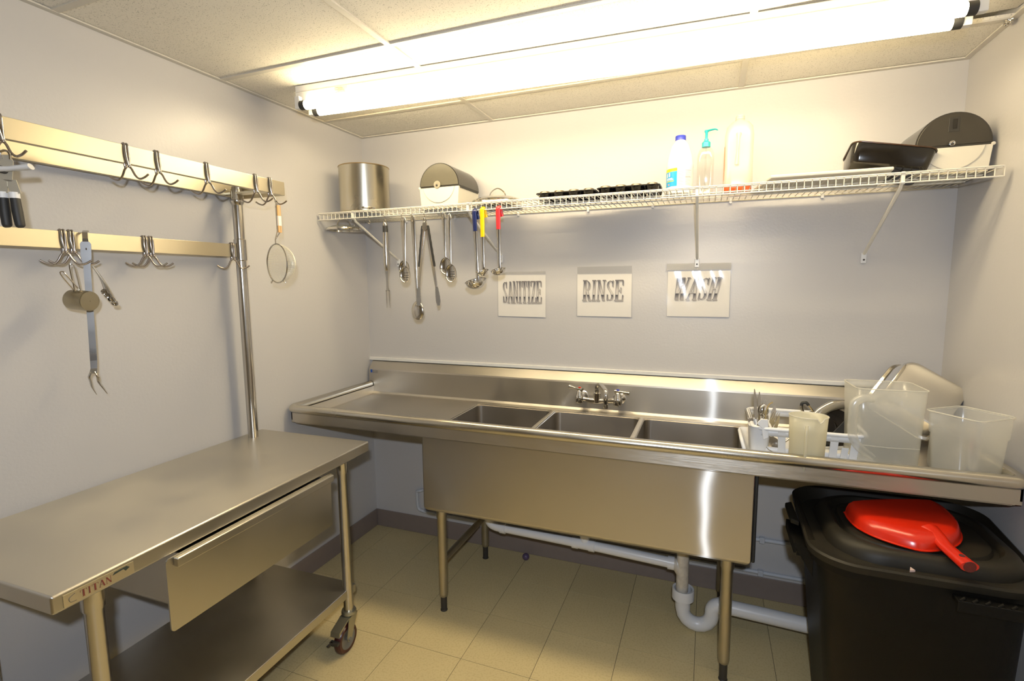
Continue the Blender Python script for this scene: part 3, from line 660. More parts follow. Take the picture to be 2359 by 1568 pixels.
for xt, xb, zb in ((.235, .235, 1.69), (.895, .895, 1.70), (1.912, 1.912, 1.655), (2.595, 2.590, 1.66)):
    bm = BM(); tube(bm, [(xt, SF+.002, SZ-.030), (xt, SF+.02, SZ-.05), (xb, -.012, zb+.012)], .0062, 10); b_ = obj('brace', bm, shelf_wire, ws, smooth=True)
    bm = BM(); box(bm, xt-.006, xt+.006, SF-.004, SF+.012, SZ-.042, SZ+.003); obj('brace_clip', bm, shelf_wire, b_, bev=.002)
    bm = BM(); box(bm, xb-.011, xb+.011, -.012, 0, zb-.03, zb+.016); obj('wall_foot', bm, white_pl, b_, bev=.004)
    bm = BM(); cyl(bm, (xb, -.0135, zb-.014), (xb, -.011, zb-.014), .004, 10); obj('screw', bm, dark_metal, b_)
for x in (.30, .62, 1.0, 1.38, 1.70, 2.05, 2.42):
    bm = BM(); box(bm, x-.006, x+.006, -.015, 0, SZ-.020, SZ+.004); obj('wall_clip', bm, white_pl, ws, bev=.002)
SZT = SZ+.001

# stock pot, standing upside up
pc = Vector((.203, -.262, SZT)); pr = .132
pt = thing('stock_pot', 'tall brushed steel stock pot on the left end of the wire shelf', 'pot', pc)
bm = BM(); lathe(bm, [(.001, 0), (pr-.012, 0), (pr-.003, .004), (pr, .014), (pr, .243), (pr+.0015, .2455), (pr-.001, .2475), (pr-.003, .244), (pr-.003, .012), (.001, .004)], pc, seg=64); obj('pot_body', bm, pot_m, pt, smooth=True)
bm = BM(); tube(bm, [pc+Vector((pr*math.cos(2*PI*k/64), pr*math.sin(2*PI*k/64), .246)) for k in range(65)], .0028, 8); obj('rolled_lip', bm, mat('lip_bronze', (.45, .33, .18), .3, .9), pt, smooth=True)

def glass_lid(name, c, r, label, tilt=None, mt=glass_m):
    g = thing(name, label, 'lid', c)
    prof = [(r-.004, .002), (r*.85, .012), (r*.5, .022), (r*.15, .026), (.001, .0265)]
    bm = BM(); lathe(bm, prof, c, seg=48); o = obj('glass_dome', bm, mt, g, smooth=True)
    bm = BM(); lathe(bm, [(r-.007, -.004), (r, -.006), (r+.003, .000), (r+.001, .006), (r-.006, .007), (r-.007, -.004)], c, seg=56); obj('steel_rim', bm, chrome, g, smooth=True)
    bm = BM(); a = Vector((.85, .5, 0)); c = Vector(c); h = r*.36
    tube(bm, [c+a*-h+Vector((0, 0, .024)), c+a*-h*.75+Vector((0, 0, .045)), c+Vector((0, 0, .062)), c+a*h*.75+Vector((0, 0, .045)), c+a*h+Vector((0, 0, .024))], [.004, .004, .005, .004, .004], 10, 5, flat=.6); obj('arched_handle', bm, chrome, g, smooth=True)
    bm = BM(); cyl(bm, c+Vector((r*.55, .02, .018)), c+Vector((r*.55, .02, .026)), .003, 10); obj('steam_vent', bm, chrome, g)
    return g
dl = thing('domed_lid', 'domed steel lid with arched handle on the shelf between dispenser and muffin tins', 'lid', (.965, -.21, SZT))
lc = Vector((.965, -.21, SZT)); bm = BM(); lathe(bm, [(.122, 0), (.130, 0), (.131, .003), (.126, .008), (.124, .024), (.130, .027), (.130, .031), (.118, .036), (.09, .046), (.05, .053), (.001, .055)], lc, seg=56); obj('lid_dome', bm, mat('domed_steel', (.80, .76, .66), .12, .95), dl, smooth=True)
bm = BM(); a = Vector((.85, .5, 0)); tube(bm, [lc+a*-.042+Vector((0, 0, .05)), lc+a*-.032+Vector((0, 0, .076)), lc+Vector((0, 0, .094)), lc+a*.032+Vector((0, 0, .076)), lc+a*.042+Vector((0, 0, .05))], .0042, 10, 5, flat=.6); obj('arched_handle', bm, chrome, dl, smooth=True)
glass_lid('glass_lid', (.100, -.32, 1.856), .096, 'round glass lid hanging by its handle under the left end of the shelf')
glass_lid('glass_lid', (.262, -.325, SZT+.020), .052, 'small glass lid lying on the wires in front of the stock pot')

# paper towel dispensers
def dispenser(name, label, x0, yf, wd, hh, dp_, mirror=False, facemat=smoke_face):
    cx = x0+wd/2; r = wd/2; zc = SZT+hh-r
    g = thing(name, label, 'dispenser', (cx, yf+dp_/2, SZT))
    def prof(y, s=1.0, top=True):
        out = []
        for k in range(0, 25):
            a = k/24*PI; out.append(Vector((cx+s*r*math.cos(a), y, zc+s*r*math.sin(a))))
        return out
    split = zc-.008
    bm = BM(); a = prof(yf); b = prof(yf+dp_)
    A_ = [Vector((cx+r, yf, split))]+a+[Vector((cx-r, yf, split))]; B_ = [Vector((p.x, yf+dp_, p.z)) for p in A_]
    ring_loft(bm, [A_, B_]); cov = obj('smoked_cover', bm, smoke, g, smooth=True)
    bm = BM(); A_ = [Vector((cx+(p.x-cx)*.96, yf-.003, zc+(p.z-zc)*.96)) for p in a]; prism(bm, A_, (0, .003, 0)); obj('cover_face', bm, facemat, cov, bev=.0015)
    bm = BM(); pl = [(cx-r-.001, split), (cx-r+.004, SZT+.042), (cx-r+.004, SZT+.038), (cx-r+.008, SZT), (cx+r-.008, SZT), (cx+r-.004, SZT+.038), (cx+r-.004, SZT+.042), (cx+r+.001, split)]
    ring_loft(bm, [[Vector((x, y, z)) for x, z in pl] for y in (yf-.004, yf+dp_-.003)]); bs = obj('base_shell', bm, ivory_pl, g, bev=.002)
    # round relief on the front, lock in the middle
    bm = BM(); rc = r*.80; ar = [Vector((cx+rc*math.cos(PI+k/24*PI), yf-.008, min(zc+.95*rc*math.sin(PI+k/24*PI), split-.001))) for k in range(25)]; prism(bm, ar, (0, .004, 0)); obj('round_relief', bm, ivory_pl, bs, bev=.001)
    lx = cx-r*.06
    bm = BM(); lathe(bm, [(.019, 0), (.018, .004), (.010, .005), (.001, .002)] if not mirror else [(.009, 0), (.009, .006), (.006, .007), (.001, .005)], (lx, yf-.008, zc+.004), (0, -1, 0), 28, cap0=True); lk = obj('lock', bm, chrome if mirror else mat('lock_grey', (.32, .29, .22), .3), g, smooth=True)
    bm = BM(); cyl(bm, (lx, yf-.012, zc), (lx, yf-.017, zc), .0045, 12); obj('keyhole', bm, dark_metal, lk)
    # serrated tear bar along the side
    s = 1 if not mirror else -1; xx = cx+s*(r+.0012); bm = BM(); n = 26; up_ = []; dn = []
    for k in range(n+1):
        y = yf+.008+k/n*(dp_-.02); up_.append(Vector((xx, y, split+.006))); dn.append(Vector((xx, y, split-.004-(.006 if k % 2 else 0)-.02*k/n*.0)))
    ribbon(bm, up_, dn, (s*.0012, 0, 0)); obj('tear_bar', bm, black_rub, g)
    bm = BM(); e = -s; p = Vector((cx+e*(r+.001), yf-.001, split+.002)); lathe(bm, [(.001, 0), (.006, .001), (.006, .006), (.001, .007)], p+Vector((0, .003, 0)), (0, -1, 0), 14); obj('hinge_ear', bm, ivory_pl, bs, smooth=True)
    if mirror:
        bm = BM(); box(bm, cx-.018, cx+.014, yf-.0045, yf-.003, zc+.045, zc+.095); o = obj('window_tab', bm, mat('window_dark', (.03, .028, .025), .2), cov, bev=.001)
        bm = BM(); box(bm, cx-.006, cx+.006, yf-.006, yf-.0045, zc+.055, zc+.088); obj('window_slot', bm, black_gloss, o)
    return g
dispenser('towel_dispenser', 'smoke grey and ivory paper towel dispenser next to the stock pot', .572, -.30, .222, .224, .235)
dispenser('towel_dispenser', 'dark topped paper towel dispenser at the right end of the shelf', 2.655, -.30, .226, .214, .25, True, mat('smoke_face_dark', (.035, .031, .024), .16))

# muffin tins
rim_worn = mat('worn_cup_rim', (.20, .16, .11), .25, .8, var=.3)
def muffin(name, label, x0, x1, y0, y1, z, dz):
    g = thing(name, label, 'muffin tin', ((x0+x1)/2, (y0+y1)/2, z))
    nx, ny = 4, 3; px_, py_ = (x1-x0)/nx, (y1-y0)/ny; cr = .031; h = .030
    bm = BM(); ring_loft(bm, [rrect((x0+x1)/2, (y0+y1)/2, (x1-x0)/2, (y1-y0)/2, .02, z+zz, 4) for zz in (h-.001, h+.0015)]); obj('tray_plate', bm, black_gloss, g)
    bm = BM(); pts = rrect((x0+x1)/2, (y0+y1)/2, (x1-x0)/2, (y1-y0)/2, .02, z+h, 4); tube(bm, pts+[pts[0]], .0028, 8); obj('rolled_edge', bm, black_gloss, g, smooth=True)
    for i in range(nx):
        for j in range(ny):
            c = (x0+px_*(i+.5), y0+py_*(j+.5), z)
            bm = BM(); lathe(bm, [(.001, 0), (cr*.78, 0), (cr*.82, .002), (cr, h+.001)], c, seg=24); cu = obj('cup', bm, black_gloss, g, smooth=True)
            bm = BM(); lathe(bm, [(cr*.8, h), (cr*.78, h+.008), (cr*.72, h+.011), (cr*.66, h+.010), (cr*.66, h)], c, seg=24); obj('cup_base_ring', bm, rim_worn, cu, smooth=True)
    return g
muffin('muffin_tin', 'black muffin tin on the shelf, left one beside the domed lid', 1.205, 1.482, -.335, -.115, SZT+.002, 0)
muffin('muffin_tin', 'black muffin tin on the shelf, right one nearer the bleach bottle', 1.487, 1.758, -.325, -.10, SZT+.008, 0)

# bleach bottle
bc = Vector((1.832, -.20, SZT))
bl = thing('bleach_bottle', 'white plastic bottle with blue cap and blue yellow label', 'bottle', bc)
bm = BM(); lathe(bm, [(.001, 0), (.050, 0), (.056, .006), (.057, .03), (.0555, .034), (.0555, .118), (.057, .122), (.056, .135), (.050, .17), (.036, .215), (.024, .232), (.021, .236), (.021, .245)], bc, seg=40, cap1=True); obj('bottle_body', bm, mat('white_bottle', (.86, .86, .86), .35, var=.01), bl, smooth=True)
bm = BM(); lathe(bm, [(.0225, .236), (.0225, .254), (.021, .256), (.001, .256)], bc, seg=28, cap0=True); obj('cap', bm, blue_cap, bl, smooth=True)
def wrap(bm, c, r, a0, a1, z0, z1, n=14):
    ring = []
    for k in range(n+1):
        a = a0+(a1-a0)*k/n; ring.append((c.x+r*math.cos(a), c.y+r*math.sin(a)))
    v0 = [bm.verts.new((x, y, c.z+z0)) for x, y in ring]; v1 = [bm.verts.new((x, y, c.z+z1)) for x, y in ring]
    for k in range(n): bm.faces.new((v0[k], v0[k+1], v1[k+1], v1[k]))
R0 = .0560
bm = BM(); wrap(bm, bc, R0, math.radians(175), math.radians(345), .036, .112); lb = obj('label', bm, mat('label_cream', (.76, .74, .70), .4, var=.03), bl, smooth=True)
bm = BM(); wrap(bm, bc, R0+.0004, math.radians(180), math.radians(262), .036, .098); obj('blue_panel', bm, mat('label_blue', (.01, .32, .70), .35, var=.1, scale=18), lb, smooth=True)
bm = BM(); wrap(bm, bc, R0+.0004, math.radians(180), math.radians(262), .099, .112); obj('yellow_band', bm, mat('label_yellow', (.90, .66, .02), .35), lb, smooth=True)
bm = BM()
for a0_, z0_, w_ in ((206, .076, 11), (221, .078, 11)): wrap(bm, bc, R0+.0008, math.radians(a0_), math.radians(a0_+w_-3), z0_, z0_+.017, 4)
for z0_, a1_ in ((.064, 246), (.069, 240)): wrap(bm, bc, R0+.0008, math.radians(206), math.radians(a1_), z0_, z0_+.0032, 6)
obj('white_print', bm, white_pl, lb, smooth=True)
bm = BM(); wrap(bm, bc, R0+.0008, math.radians(206), math.radians(248), .057, .0605, 6); obj('yellow_line', bm, mat('label_yellow_line', (.85, .62, .02), .35), lb, smooth=True)
bm = BM(); wrap(bm, bc, R0+.0008, math.radians(216), math.radians(226), .041, .048, 4); obj('red_mark', bm, mat('label_red', (.75, .25, .25), .4), lb, smooth=True)
bm = BM()
for z0_ in (.100, .071): wrap(bm, bc, R0+.0005, math.radians(297), math.radians(328), z0_, z0_+.0016, 6)
for k in range(14):
    z0_ = .040+k*.0042
    wrap(bm, bc, R0+.0005, math.radians(268), math.radians(288-(k % 3)*4), z0_, z0_+.0007, 4); wrap(bm, bc, R0+.0005, math.radians(298), math.radians(324-(k % 4)*5), z0_, z0_+.0007, 4)
obj('small_print', bm, mat('label_ink', (.25, .22, .25), .5), lb, smooth=True)

# pump bottle
qc = Vector((1.938, -.20, SZT))
pb = thing('pump_bottle', 'empty clear bottle with a teal pump top', 'bottle', qc)
bm = BM(); ring_loft(bm, [rrect(qc.x, qc.y, hx, hy, rr_, qc.z+z, 6) for hx, hy, rr_, z in ((.030, .018, .015, .0), (.033, .021, .018, .006), (.034, .022, .02, .15), (.033, .021, .02, .172), (.024, .018, .017, .192), (.014, .014, .0139, .198), (.0135, .0135, .0134, .212))], True, False); obj('bottle_body', bm, bottle_clear, pb, smooth=True)
bm = BM(); cyl(bm, qc+Vector((0, 0, .012)), qc+Vector((0, 0, .20)), .0028, 8); obj('dip_tube', bm, bottle_clear, pb, smooth=True)
bm = BM(); lathe(bm, [(.0175, .198), (.0175, .217), (.012, .223), (.009, .224), (.009, .232), (.0055, .234), (.0055, .258), (.0085, .262), (.0085, .269), (.001, .271)], qc, seg=24, cap0=True); pm = obj('pump_collar', bm, teal, pb, smooth=True)
bm = BM(); tube(bm, [qc+Vector((-.006, 0, .264)), qc+Vector((.014, -.004, .267)), qc+Vector((.034, -.008, .268)), qc+Vector((.045, -.010, .262))], [.0075, .0065, .005, .0035], 10, 4, flat=.6); obj('spout', bm, teal, pm, smooth=True)

# large jug with orange liquid
jc = Vector((2.069, -.20, SZT))
jg = thing('plastic_jug', 'tall translucent plastic jug with a little orange liquid and no cap', 'jug', jc)
secs = ((.052, .030, 0), (.056, .034, .006), (.057, .034, .06), (.055, .030, .10), (.055, .026, .14), (.055, .026, .19), (.056, .031, .235), (.050, .031, .268), (.036, .026, .284), (.018, .018, .291), (.0165, .0165, .294), (.0165, .0165, .313))
bm = BM(); ring_loft(bm, [rrect(jc.x, jc.y, hx, hy, min(hx, hy)*.95, jc.z+z, 7) for hx, hy, z in secs], True, False); obj('jug_body', bm, jug_m, jg, smooth=True)
bm = BM(); tube(bm, [jc+Vector((-.004, -.030, .232)), jc+Vector((-.005, -.036, .21)), jc+Vector((-.006, -.034, .165)), jc+Vector((-.008, -.028, .11))], [.018, .010, .008, .014], 12, 5, flat=.6); obj('grip_column', bm, jug_m, jg, smooth=True)
bm = BM(); ring_loft(bm, [rrect(jc.x, jc.y, hx+.0006, hy+.0006, min(hx, hy)*.95, jc.z+z, 7) for hx, hy, z in ((.052, .030, .001), (.056, .034, .006), (.0565, .0345, .030))], True, True); obj('orange_liquid', bm, orange_liq, jg, smooth=True)
for z in (.296, .304):
    bm = BM(); tube(bm, [jc+Vector((.0168*math.cos(2*PI*k/20), .0168*math.sin(2*PI*k/20), z+.003*k/20)) for k in range(21)], .0016, 6); obj('neck_thread', bm, jug_m, jg, smooth=True)
bm = BM(); wrap(bm, jc+Vector((-.024, 0, 0)), .0335, math.radians(150), math.radians(200), .05, .19, 6); obj('side_label', bm, mat('jug_label', (.80, .30, .12), .4, var=.5, scale=25), jg)

# cutting board propped on the shelf edge
cb = thing('cutting_board', 'white plastic cutting board lying on the shelf with its front edge raised', 'cutting board', (2.37, -.22, SZT))
bm = BM(); a, b, c_, d_ = (2.13, -.405, SZT+.003), (2.60, -.405, SZT+.003), (2.64, -.12, SZT+.062), (2.185, -.12, SZT+.060)
a, b, c_, d_ = [Vector(p) for p in ((2.178, -.385, SZT+.016), (2.572, -.392, SZT+.013), (2.60, -.08, SZT+.001), (2.120, -.075, SZT+.002))]
ring_loft(bm, [[a, b, c_, d_], [p+Vector((0, -.003, .012)) for p in (a, b, c_, d_)]]); obj('board', bm, board_m, cb, bev=.004, seg=3)

# black pan / tray tipped against the dispenser
tr = thing('roasting_pan', 'deep black rectangular pan lying tipped in front of the right dispenser', 'pan', (2.58, -.30, SZT))
bm = BM(); M_ = Matrix.Translation((2.580, -.250, SZT+.058)) @ Matrix.Rotation(math.radians(13), 4, 'Y') @ Matrix.Rotation(math.radians(-12), 4, 'X') @ Matrix.Rotation(math.radians(-4), 4, 'Z')
rg = [rrect(0, 0, .116, .075, .022, -.038), rrect(0, 0, .122, .082, .026, -.030), rrect(0, 0, .132, .092, .030, .036), rrect(0, 0, .135, .095, .032, .038), rrect(0, 0, .129, .089, .030, .036), rrect(0, 0, .118, .078, .026, -.028)]
ring_loft(bm, rg, True, True); bmesh.ops.transform(bm, matrix=M_, verts=bm.verts)
obj('pan_body', bm, black_gloss, tr, smooth=True)
bm = BM(); pts = rrect(0, 0, .134, .094, .032, .037); tube(bm, pts+[pts[0]], .0028, 8); bmesh.ops.transform(bm, matrix=M_, verts=bm.verts); obj('pan_rim', bm, mat('worn_rim', (.05, .025, .012), .25, var=.8, scale=60), tr, smooth=True)

# ---------------------------------------------------------------- utensils under the shelf
UY = SF-.006
def s_hook(x, label, ztop=SZ-.034, drop=.034, rz=0):
    h = thing('s_hook', label, 'hook', (x, UY, ztop), group='s hooks on the shelf wire')
    bm = BM(); p = [(x, UY+.005, ztop-.004), (x, UY+.004, ztop+.005), (x, UY-.004, ztop+.005), (x, UY-.006, ztop-.004), (x, UY, ztop-drop*.5), (x+.004, UY+.005, ztop-drop+.004), (x, UY+.002, ztop-drop-.001), (x-.004, UY-.005, ztop-drop+.004)]
    tube(bm, p, .0016, 8, 4); obj('hook_wire', bm, utensil, h, smooth=True); return h
def bowl_mesh(bm, c, rx, rz, dep, n=12, m=20):
    """shallow oval spoon bowl facing the room"""
    rings = []
    for i in range(n+1):
        a = i/n*PI/2; rings.append([Vector((c[0]+rx*math.sin(a)*math.cos(2*PI*k/m), c[1]+dep*math.cos(a), c[2]+rz*math.sin(a)*math.sin(2*PI*k/m)*(1.15 if math.sin(2*PI*k/m) > 0 else .92))) for k in range(m)])
    rings.append([p+Vector((0, -.0015, 0)) for p in rings[-1]])
    ring_loft(bm, rings, True, False)
def spoon(name, label, x, zt, zb, rx=.030, rz=.036, slots=0, cat='spoon', tilt=0, wide=.0088, yo=0, face=1):
    g = thing(name, label, cat, (x, UY+yo, zt), group='serving spoons hanging under the shelf')
    zc = zb+rz; y = UY+yo
    bm = BM(); tube(bm, [(x, y, zt), (x, y, zt-.02), (x+tilt*.3, y, zt-(zt-zc)*.35), (x+tilt*.8, y, zc+rz+.02), (x+tilt, y+.004, zc+rz*.95)], [wide*.7, wide*1.25, wide*.9, wide*.55, wide*.9], 12, 5, flat=.35, up=(1, 0, 0)); obj('handle', bm, utensil, g, smooth=True)
    bm = BM(); tube(bm, [(x+.003*math.cos(2*PI*k/12), y, zt+.003*math.sin(2*PI*k/12)) for k in range(13)], .0015, 6); obj('hanging_eye', bm, utensil, g, smooth=True)
    bm = BM(); bowl_mesh(bm, (x+tilt, y, zc), rx, rz, .012*face); bw = obj('spoon_bowl', bm, utensil, g, smooth=True)
    if slots:
        for i in range(slots):
            bm = BM()
            for j in range(3): lathe(bm, [(.0017, -.0008), (.0017, .0008)], (x+tilt+(j-1)*.009, y+(.012*face)*.72, zc+.012-i*.011), (0, 1, 0), 8, True, True)
            obj('drain_hole', bm, dark_metal, bw)
    return g
s_hook(.434, 'small s hook holding the carving fork'); s_hook(.338, 'small empty s hook right of the hanging glass lid')
# carving fork
x = .434
g = thing('carving_fork', 'two pronged carving fork with thick steel handle and black band', 'fork', (x, UY, 1.87))
bm = BM(); tube(bm, [(x-.006, UY, 1.862), (x-.004, UY, 1.876), (x, UY, 1.880), (x+.004, UY, 1.876), (x+.006, UY, 1.862)], .0018, 8, 4); obj('hanging_ring', bm, utensil, g, smooth=True)
bm = BM(); lathe(bm, [(.001, 1.868), (.009, 1.867), (.0123, 1.860), (.0123, 1.850)], (x, UY, 0), seg=20); obj('end_cap', bm, utensil, g, smooth=True)
bm = BM(); lathe(bm, [(.0128, 1.852), (.0130, 1.820)], (x, UY, 0), seg=20, cap0=True, cap1=True); obj('black_band', bm, black_rub, g, smooth=True)
bm = BM(); lathe(bm, [(.0125, 1.821), (.0142, 1.75), (.0140, 1.66), (.0115, 1.632), (.0095, 1.628)], (x, UY, 0), seg=24, cap1=True); obj('handle', bm, ss_tube, g, smooth=True)
bm = BM(); ribbon(bm, [(x-.008, UY, 1.63), (x-.0065, UY, 1.57), (x-.007, UY, 1.54), (x-.011, UY, 1.525)], [(x+.008, UY, 1.63), (x+.0055, UY, 1.57), (x+.006, UY, 1.54), (x+.014, UY, 1.525)], (0, .002, 0)); obj('blade', bm, utensil, g)
for s in (-1, 1):
    bm = BM(); xx = x+.001+s*.009; ribbon(bm, [(xx-.0035, UY, 1.527), (xx-.003, UY, 1.48), (xx-.0003, UY, 1.437)], [(xx+.0035, UY, 1.527), (xx+.003, UY, 1.48), (xx+.0003, UY, 1.437)], (0, .0018, 0)); obj('prong', bm, utensil, g)
s_hook(.536, 'small s hook holding the left pair of spoons')
spoon('serving_spoon', 'left spoon of the pair beside the carving fork, solid bowl', .527, 1.890, 1.598, .031, .037, 0, tilt=.003, yo=.012)
spoon('serving_spoon', 'slotted spoon overlapping the solid one beside the carving fork', .549, 1.886, 1.562, .031, .040, 4, tilt=-.004, yo=-.006)
s_hook(.592, 'small s hook holding the long spoon')
spoon('long_spoon', 'longest spoon with a flat strap handle hanging behind the tongs', .590, 1.893, 1.375, .036, .046, 0, tilt=.012, wide=.011, yo=.012, face=-1)
# tongs
s_hook(.663, 'small s hook holding the tongs ring')
ax_, az_ = .663, 1.872
g = thing('tongs', 'locking steel tongs with black grips hanging open in an A shape', 'tongs', (ax_, UY, az_))
bm = BM(); tube(bm, [(ax_+.009*math.sin(2*PI*k/20), UY, az_-.004+.009*math.cos(2*PI*k/20)) for k in range(21)], .0026, 8); obj('pull_ring', bm, utensil, g, smooth=True)
bm = BM(); prism(bm, [(ax_-.009, UY-.004, az_-.014), (ax_+.009, UY-.004, az_-.014), (ax_+.015, UY-.004, az_-.045), (ax_, UY-.004, az_-.058), (ax_-.015, UY-.004, az_-.045)], (0, .008, 0)); obj('pivot', bm, utensil, g)
for s in (-1, 1):
    p0 = Vector((ax_+s*.008, UY, az_-.03)); p1 = Vector((ax_+s*(.046 if s < 0 else .055), UY, az_-.33)); p2 = Vector((ax_+s*(.050 if s < 0 else .064), UY, az_-.42))
    d = (p1-p0).normalized(); n_ = Vector((-d.z, 0, d.x))*1.0
    bm = BM(); ribbon(bm, [p0-n_*.0095, p1-n_*.0072], [p0+n_*.0095, p1+n_*.0072], (0, .005, 0)); ar = obj('arm', bm, utensil, g, bev=.0015)
    bm = BM(); d2 = (p2-p1).normalized(); n2 = Vector((-d2.z, 0, d2.x)); L = []; Rr = []
    for k in range(11):
        t = k/10; q = p1+(p2-p1)*t; wv = (.0065+.005*math.sin(min(t*1.4, 1)*PI/2))*(1 if t < .9 else .6)+(.0012 if k % 2 else 0); L.append(q-n2*wv+Vector((0, .002, 0))); Rr.append(q+n2*wv+Vector((0, .002, 0)))
    ribbon(bm, L, Rr, (0, .003, 0)); obj('scalloped_jaw', bm, grey_st, ar)
    bm = BM(); o2 = s*abs(1); qa = p0+Vector((s*.007, -.0015, 0))+d*.0; qb = p0+(p1-p0)*.66+Vector((s*.007, -.0015, 0)); L = []; Rr = []
    for k in range(13):
        t = k/12; q = qa+(qb-qa)*t; wv = .0045+(.0012 if k % 2 else 0); L.append(q-Vector((s*.004, 0, 0))); Rr.append(q+Vector((s*wv, 0, 0)))
    ribbon(bm, L, Rr, (0, .008, 0)); obj('grip', bm, black_rub, ar)
s_hook(.757, 'small s hook holding the right pair of spoons')
spoon('serving_spoon', 'solid spoon of the pair right of the tongs', .762, 1.895, 1.600, .032, .040, 0, tilt=.004, yo=.012)
spoon('serving_spoon', 'slotted spoon of the pair right of the tongs', .801, 1.888, 1.562, .031, .042, 4, tilt=.002, yo=-.006)
# ladles
def ladle(label, x, zt, zc_cover, zb, r, mt, tilt=0.0, yo=-.004):
    g = thing('ladle', label, 'ladle', (x, UY, zt), group='ladles hanging from the shelf wire'); y = UY-.008
    zc = zb+r*.62; xb = x+tilt
    bm = BM(); tube(bm, [(x+(tilt)*((zt-.01)-(zc_cover-.005))/(zt-zc), y, zc_cover+.004), (xb, y, zc+.02), (xb, y+.004, zc)], [.0082, .0085, .0075], 12, 3, flat=.4, up=(1, 0, 0)); obj('shaft', bm, utensil, g, smooth=True)
    xc = x+tilt*(zt-zc_cover)/(zt-zc)
    bm = BM(); tube(bm, [(x+.010, y+.024, zt-.038), (x+.004, y+.020, zt-.012), (x, y+.010, zt+.004), (x, y, zt-.004), (x+.2*(xc-x), y, zt-.03), (xc, y, zc_cover)], [.009, .010, .0115, .0125, .0125, .0115], 14, 6, flat=.5, up=(1, 0, 0)); obj('coloured_grip', bm, mt, g, smooth=True)
    bm = BM(); tl = Vector((-.10, -.30, 1)).normalized(); c = Vector((xb-.0, y-r*.45, zc)); prof = [(r*math.cos(a)+1e-4, -r*.75*math.sin(a)) for a in [k/10*PI/2 for k in range(11)]]
    prof = [(r*1.06, .001)]+prof; prof2 = [(r*1.06, .001), (r*.96, .0)]+[(r*.95*math.cos(a)+1e-4, -r*.70*math.sin(a)) for a in [k/8*PI/2 for k in range(1, 9)]]
    lathe(bm, prof, c, tl, 32); lathe(bm, prof2, c, tl, 32); obj('ladle_bowl', bm, chrome, g, smooth=True)
ladle('big ladle with a dark blue grip', .934, 1.898, 1.803, 1.540, .050, mat('navy_grip', (.008, .015, .09), .25), .012)
ladle('small ladle with a yellow grip', .974, 1.904, 1.775, 1.598, .030, mat('yellow_grip', (.90, .58, .0), .3), .002)
ladle('small ladle with a red grip', 1.054, 1.904, 1.806, 1.600, .034, mat('red_grip', (.62, .03, .04), .3), .004)

# ================================================================= SIGNS
def ink_mat():
    mt, n, l, b = nt('sign_gradient_ink'); tc = n.new('ShaderNodeTexCoord'); sx = n.new('ShaderNodeSeparateXYZ'); l.new(tc.outputs['Generated'], sx.inputs[0])
    r = n.new('ShaderNodeValToRGB'); l.new(sx.outputs['Z'], r.inputs[0]); e = r.color_ramp.elements
    e[0].position = 0; e[0].color = (.55, .51, .48, 1); e[1].position = 1; e[1].color = (.30, .26, .24, 1)
    for p, c in ((.10, (.32, .30, .30)), (.25, (.055, .055, .07)), (.285, (.05, .05, .06)), (.295, (.70, .66, .61)), (.50, (.68, .64, .59)), (.70, (.36, .34, .34)), (.86, (.13, .13, .15)), (.95, (.14, .13, .14))):
        q = e.new(p); q.color = c+(1,)
    l.new(r.outputs[0], b.inputs['Base Color']); b.inputs['Roughness'].default_value = .6; return mt
ink = ink_mat(); edge_ink = mat('sign_edge_ink', (.13, .13, .16), .6); shade_ink = mat('sign_soft_ink', (.46, .42, .38), .6)
def sign(word, label, x0, x1, z0, z1, lx0, lx1, lz0, lz1, ztop, slant, zipm=False, skew=0):
    g = thing('wall_sign', label, 'sign', ((x0+x1)/2, 0, z0), group='paper signs over the sink')
    bm = BM(); prism(bm, [(x0, -.004, z0), (x1, -.006, z0-skew), (x1, -.004, z1-skew), (x0, -.003, z1)], (0, .0008, 0)); pp = obj('paper_sheet', bm, paper_m, g)
    bm = lettering(word, (lx0+.003, -.0068, lz0-.004), (1, 0, 0), (0, 0, 1), lx1-lx0, lz1-lz0, slant, .0016, .0001); obj('letter_shade', bm, shade_ink, pp)
    bm = lettering(word, (lx0, -.0072, lz0), (1, 0, 0), (0, 0, 1), lx1-lx0, lz1-lz0, slant, .0011, .0001); obj('letter_edge', bm, edge_ink, pp)
    bm = lettering(word, (lx0+.0008, -.0078, lz0), (1, 0, 0), (0, 0, 1), lx1-lx0, lz1-lz0, slant, .0001, .0001); obj('letters', bm, ink, pp)
    bm = BM(); n = 14
    vs = [[bm.verts.new((x0-.004+(x1-x0+.008)*i/n, -.010-.0016*math.sin(i*1.5+j*.45)-.0008*math.sin(i*.4-j*.3), z0-.003-skew*i/n+(ztop-z0)*j/n)) for i in range(n+1)] for j in range(n+1)]
    for j in range(n):
        for i in range(n): bm.faces.new((vs[j][i], vs[j][i+1], vs[j+1][i+1], vs[j+1][i]))
    obj('plastic_sleeve', bm, sleeve_m, g, smooth=True)
    if zipm:
        bm = BM(); box(bm, x0-.006, x1+.002, -.009, -.008, ztop+.002, ztop+.034); obj('glitter_strip', bm, zip_m, g)
    else:
        bm = BM(); box(bm, x0, x1, -.005, -.004, ztop-.002, ztop+(.012 if word[0] == 'S' else .035)); obj('sleeve_flap', bm, clear('sleeve_flap_film', (.7, .7, .7), .12, .2, .3, gloss=.06), g)
    return g
sign('SANITIZE', 'paper sign reading SANITIZE in a clear sleeve on the wall', .875, 1.151, 1.376, 1.603, .902, 1.128, 1.452, 1.566, 1.608, 0, skew=.003)
sign('RINSE', 'paper sign reading RINSE in a clear sleeve on the wall', 1.325, 1.605, 1.383, 1.600, 1.352, 1.562, 1.466, 1.568, 1.605, .04, skew=.001)
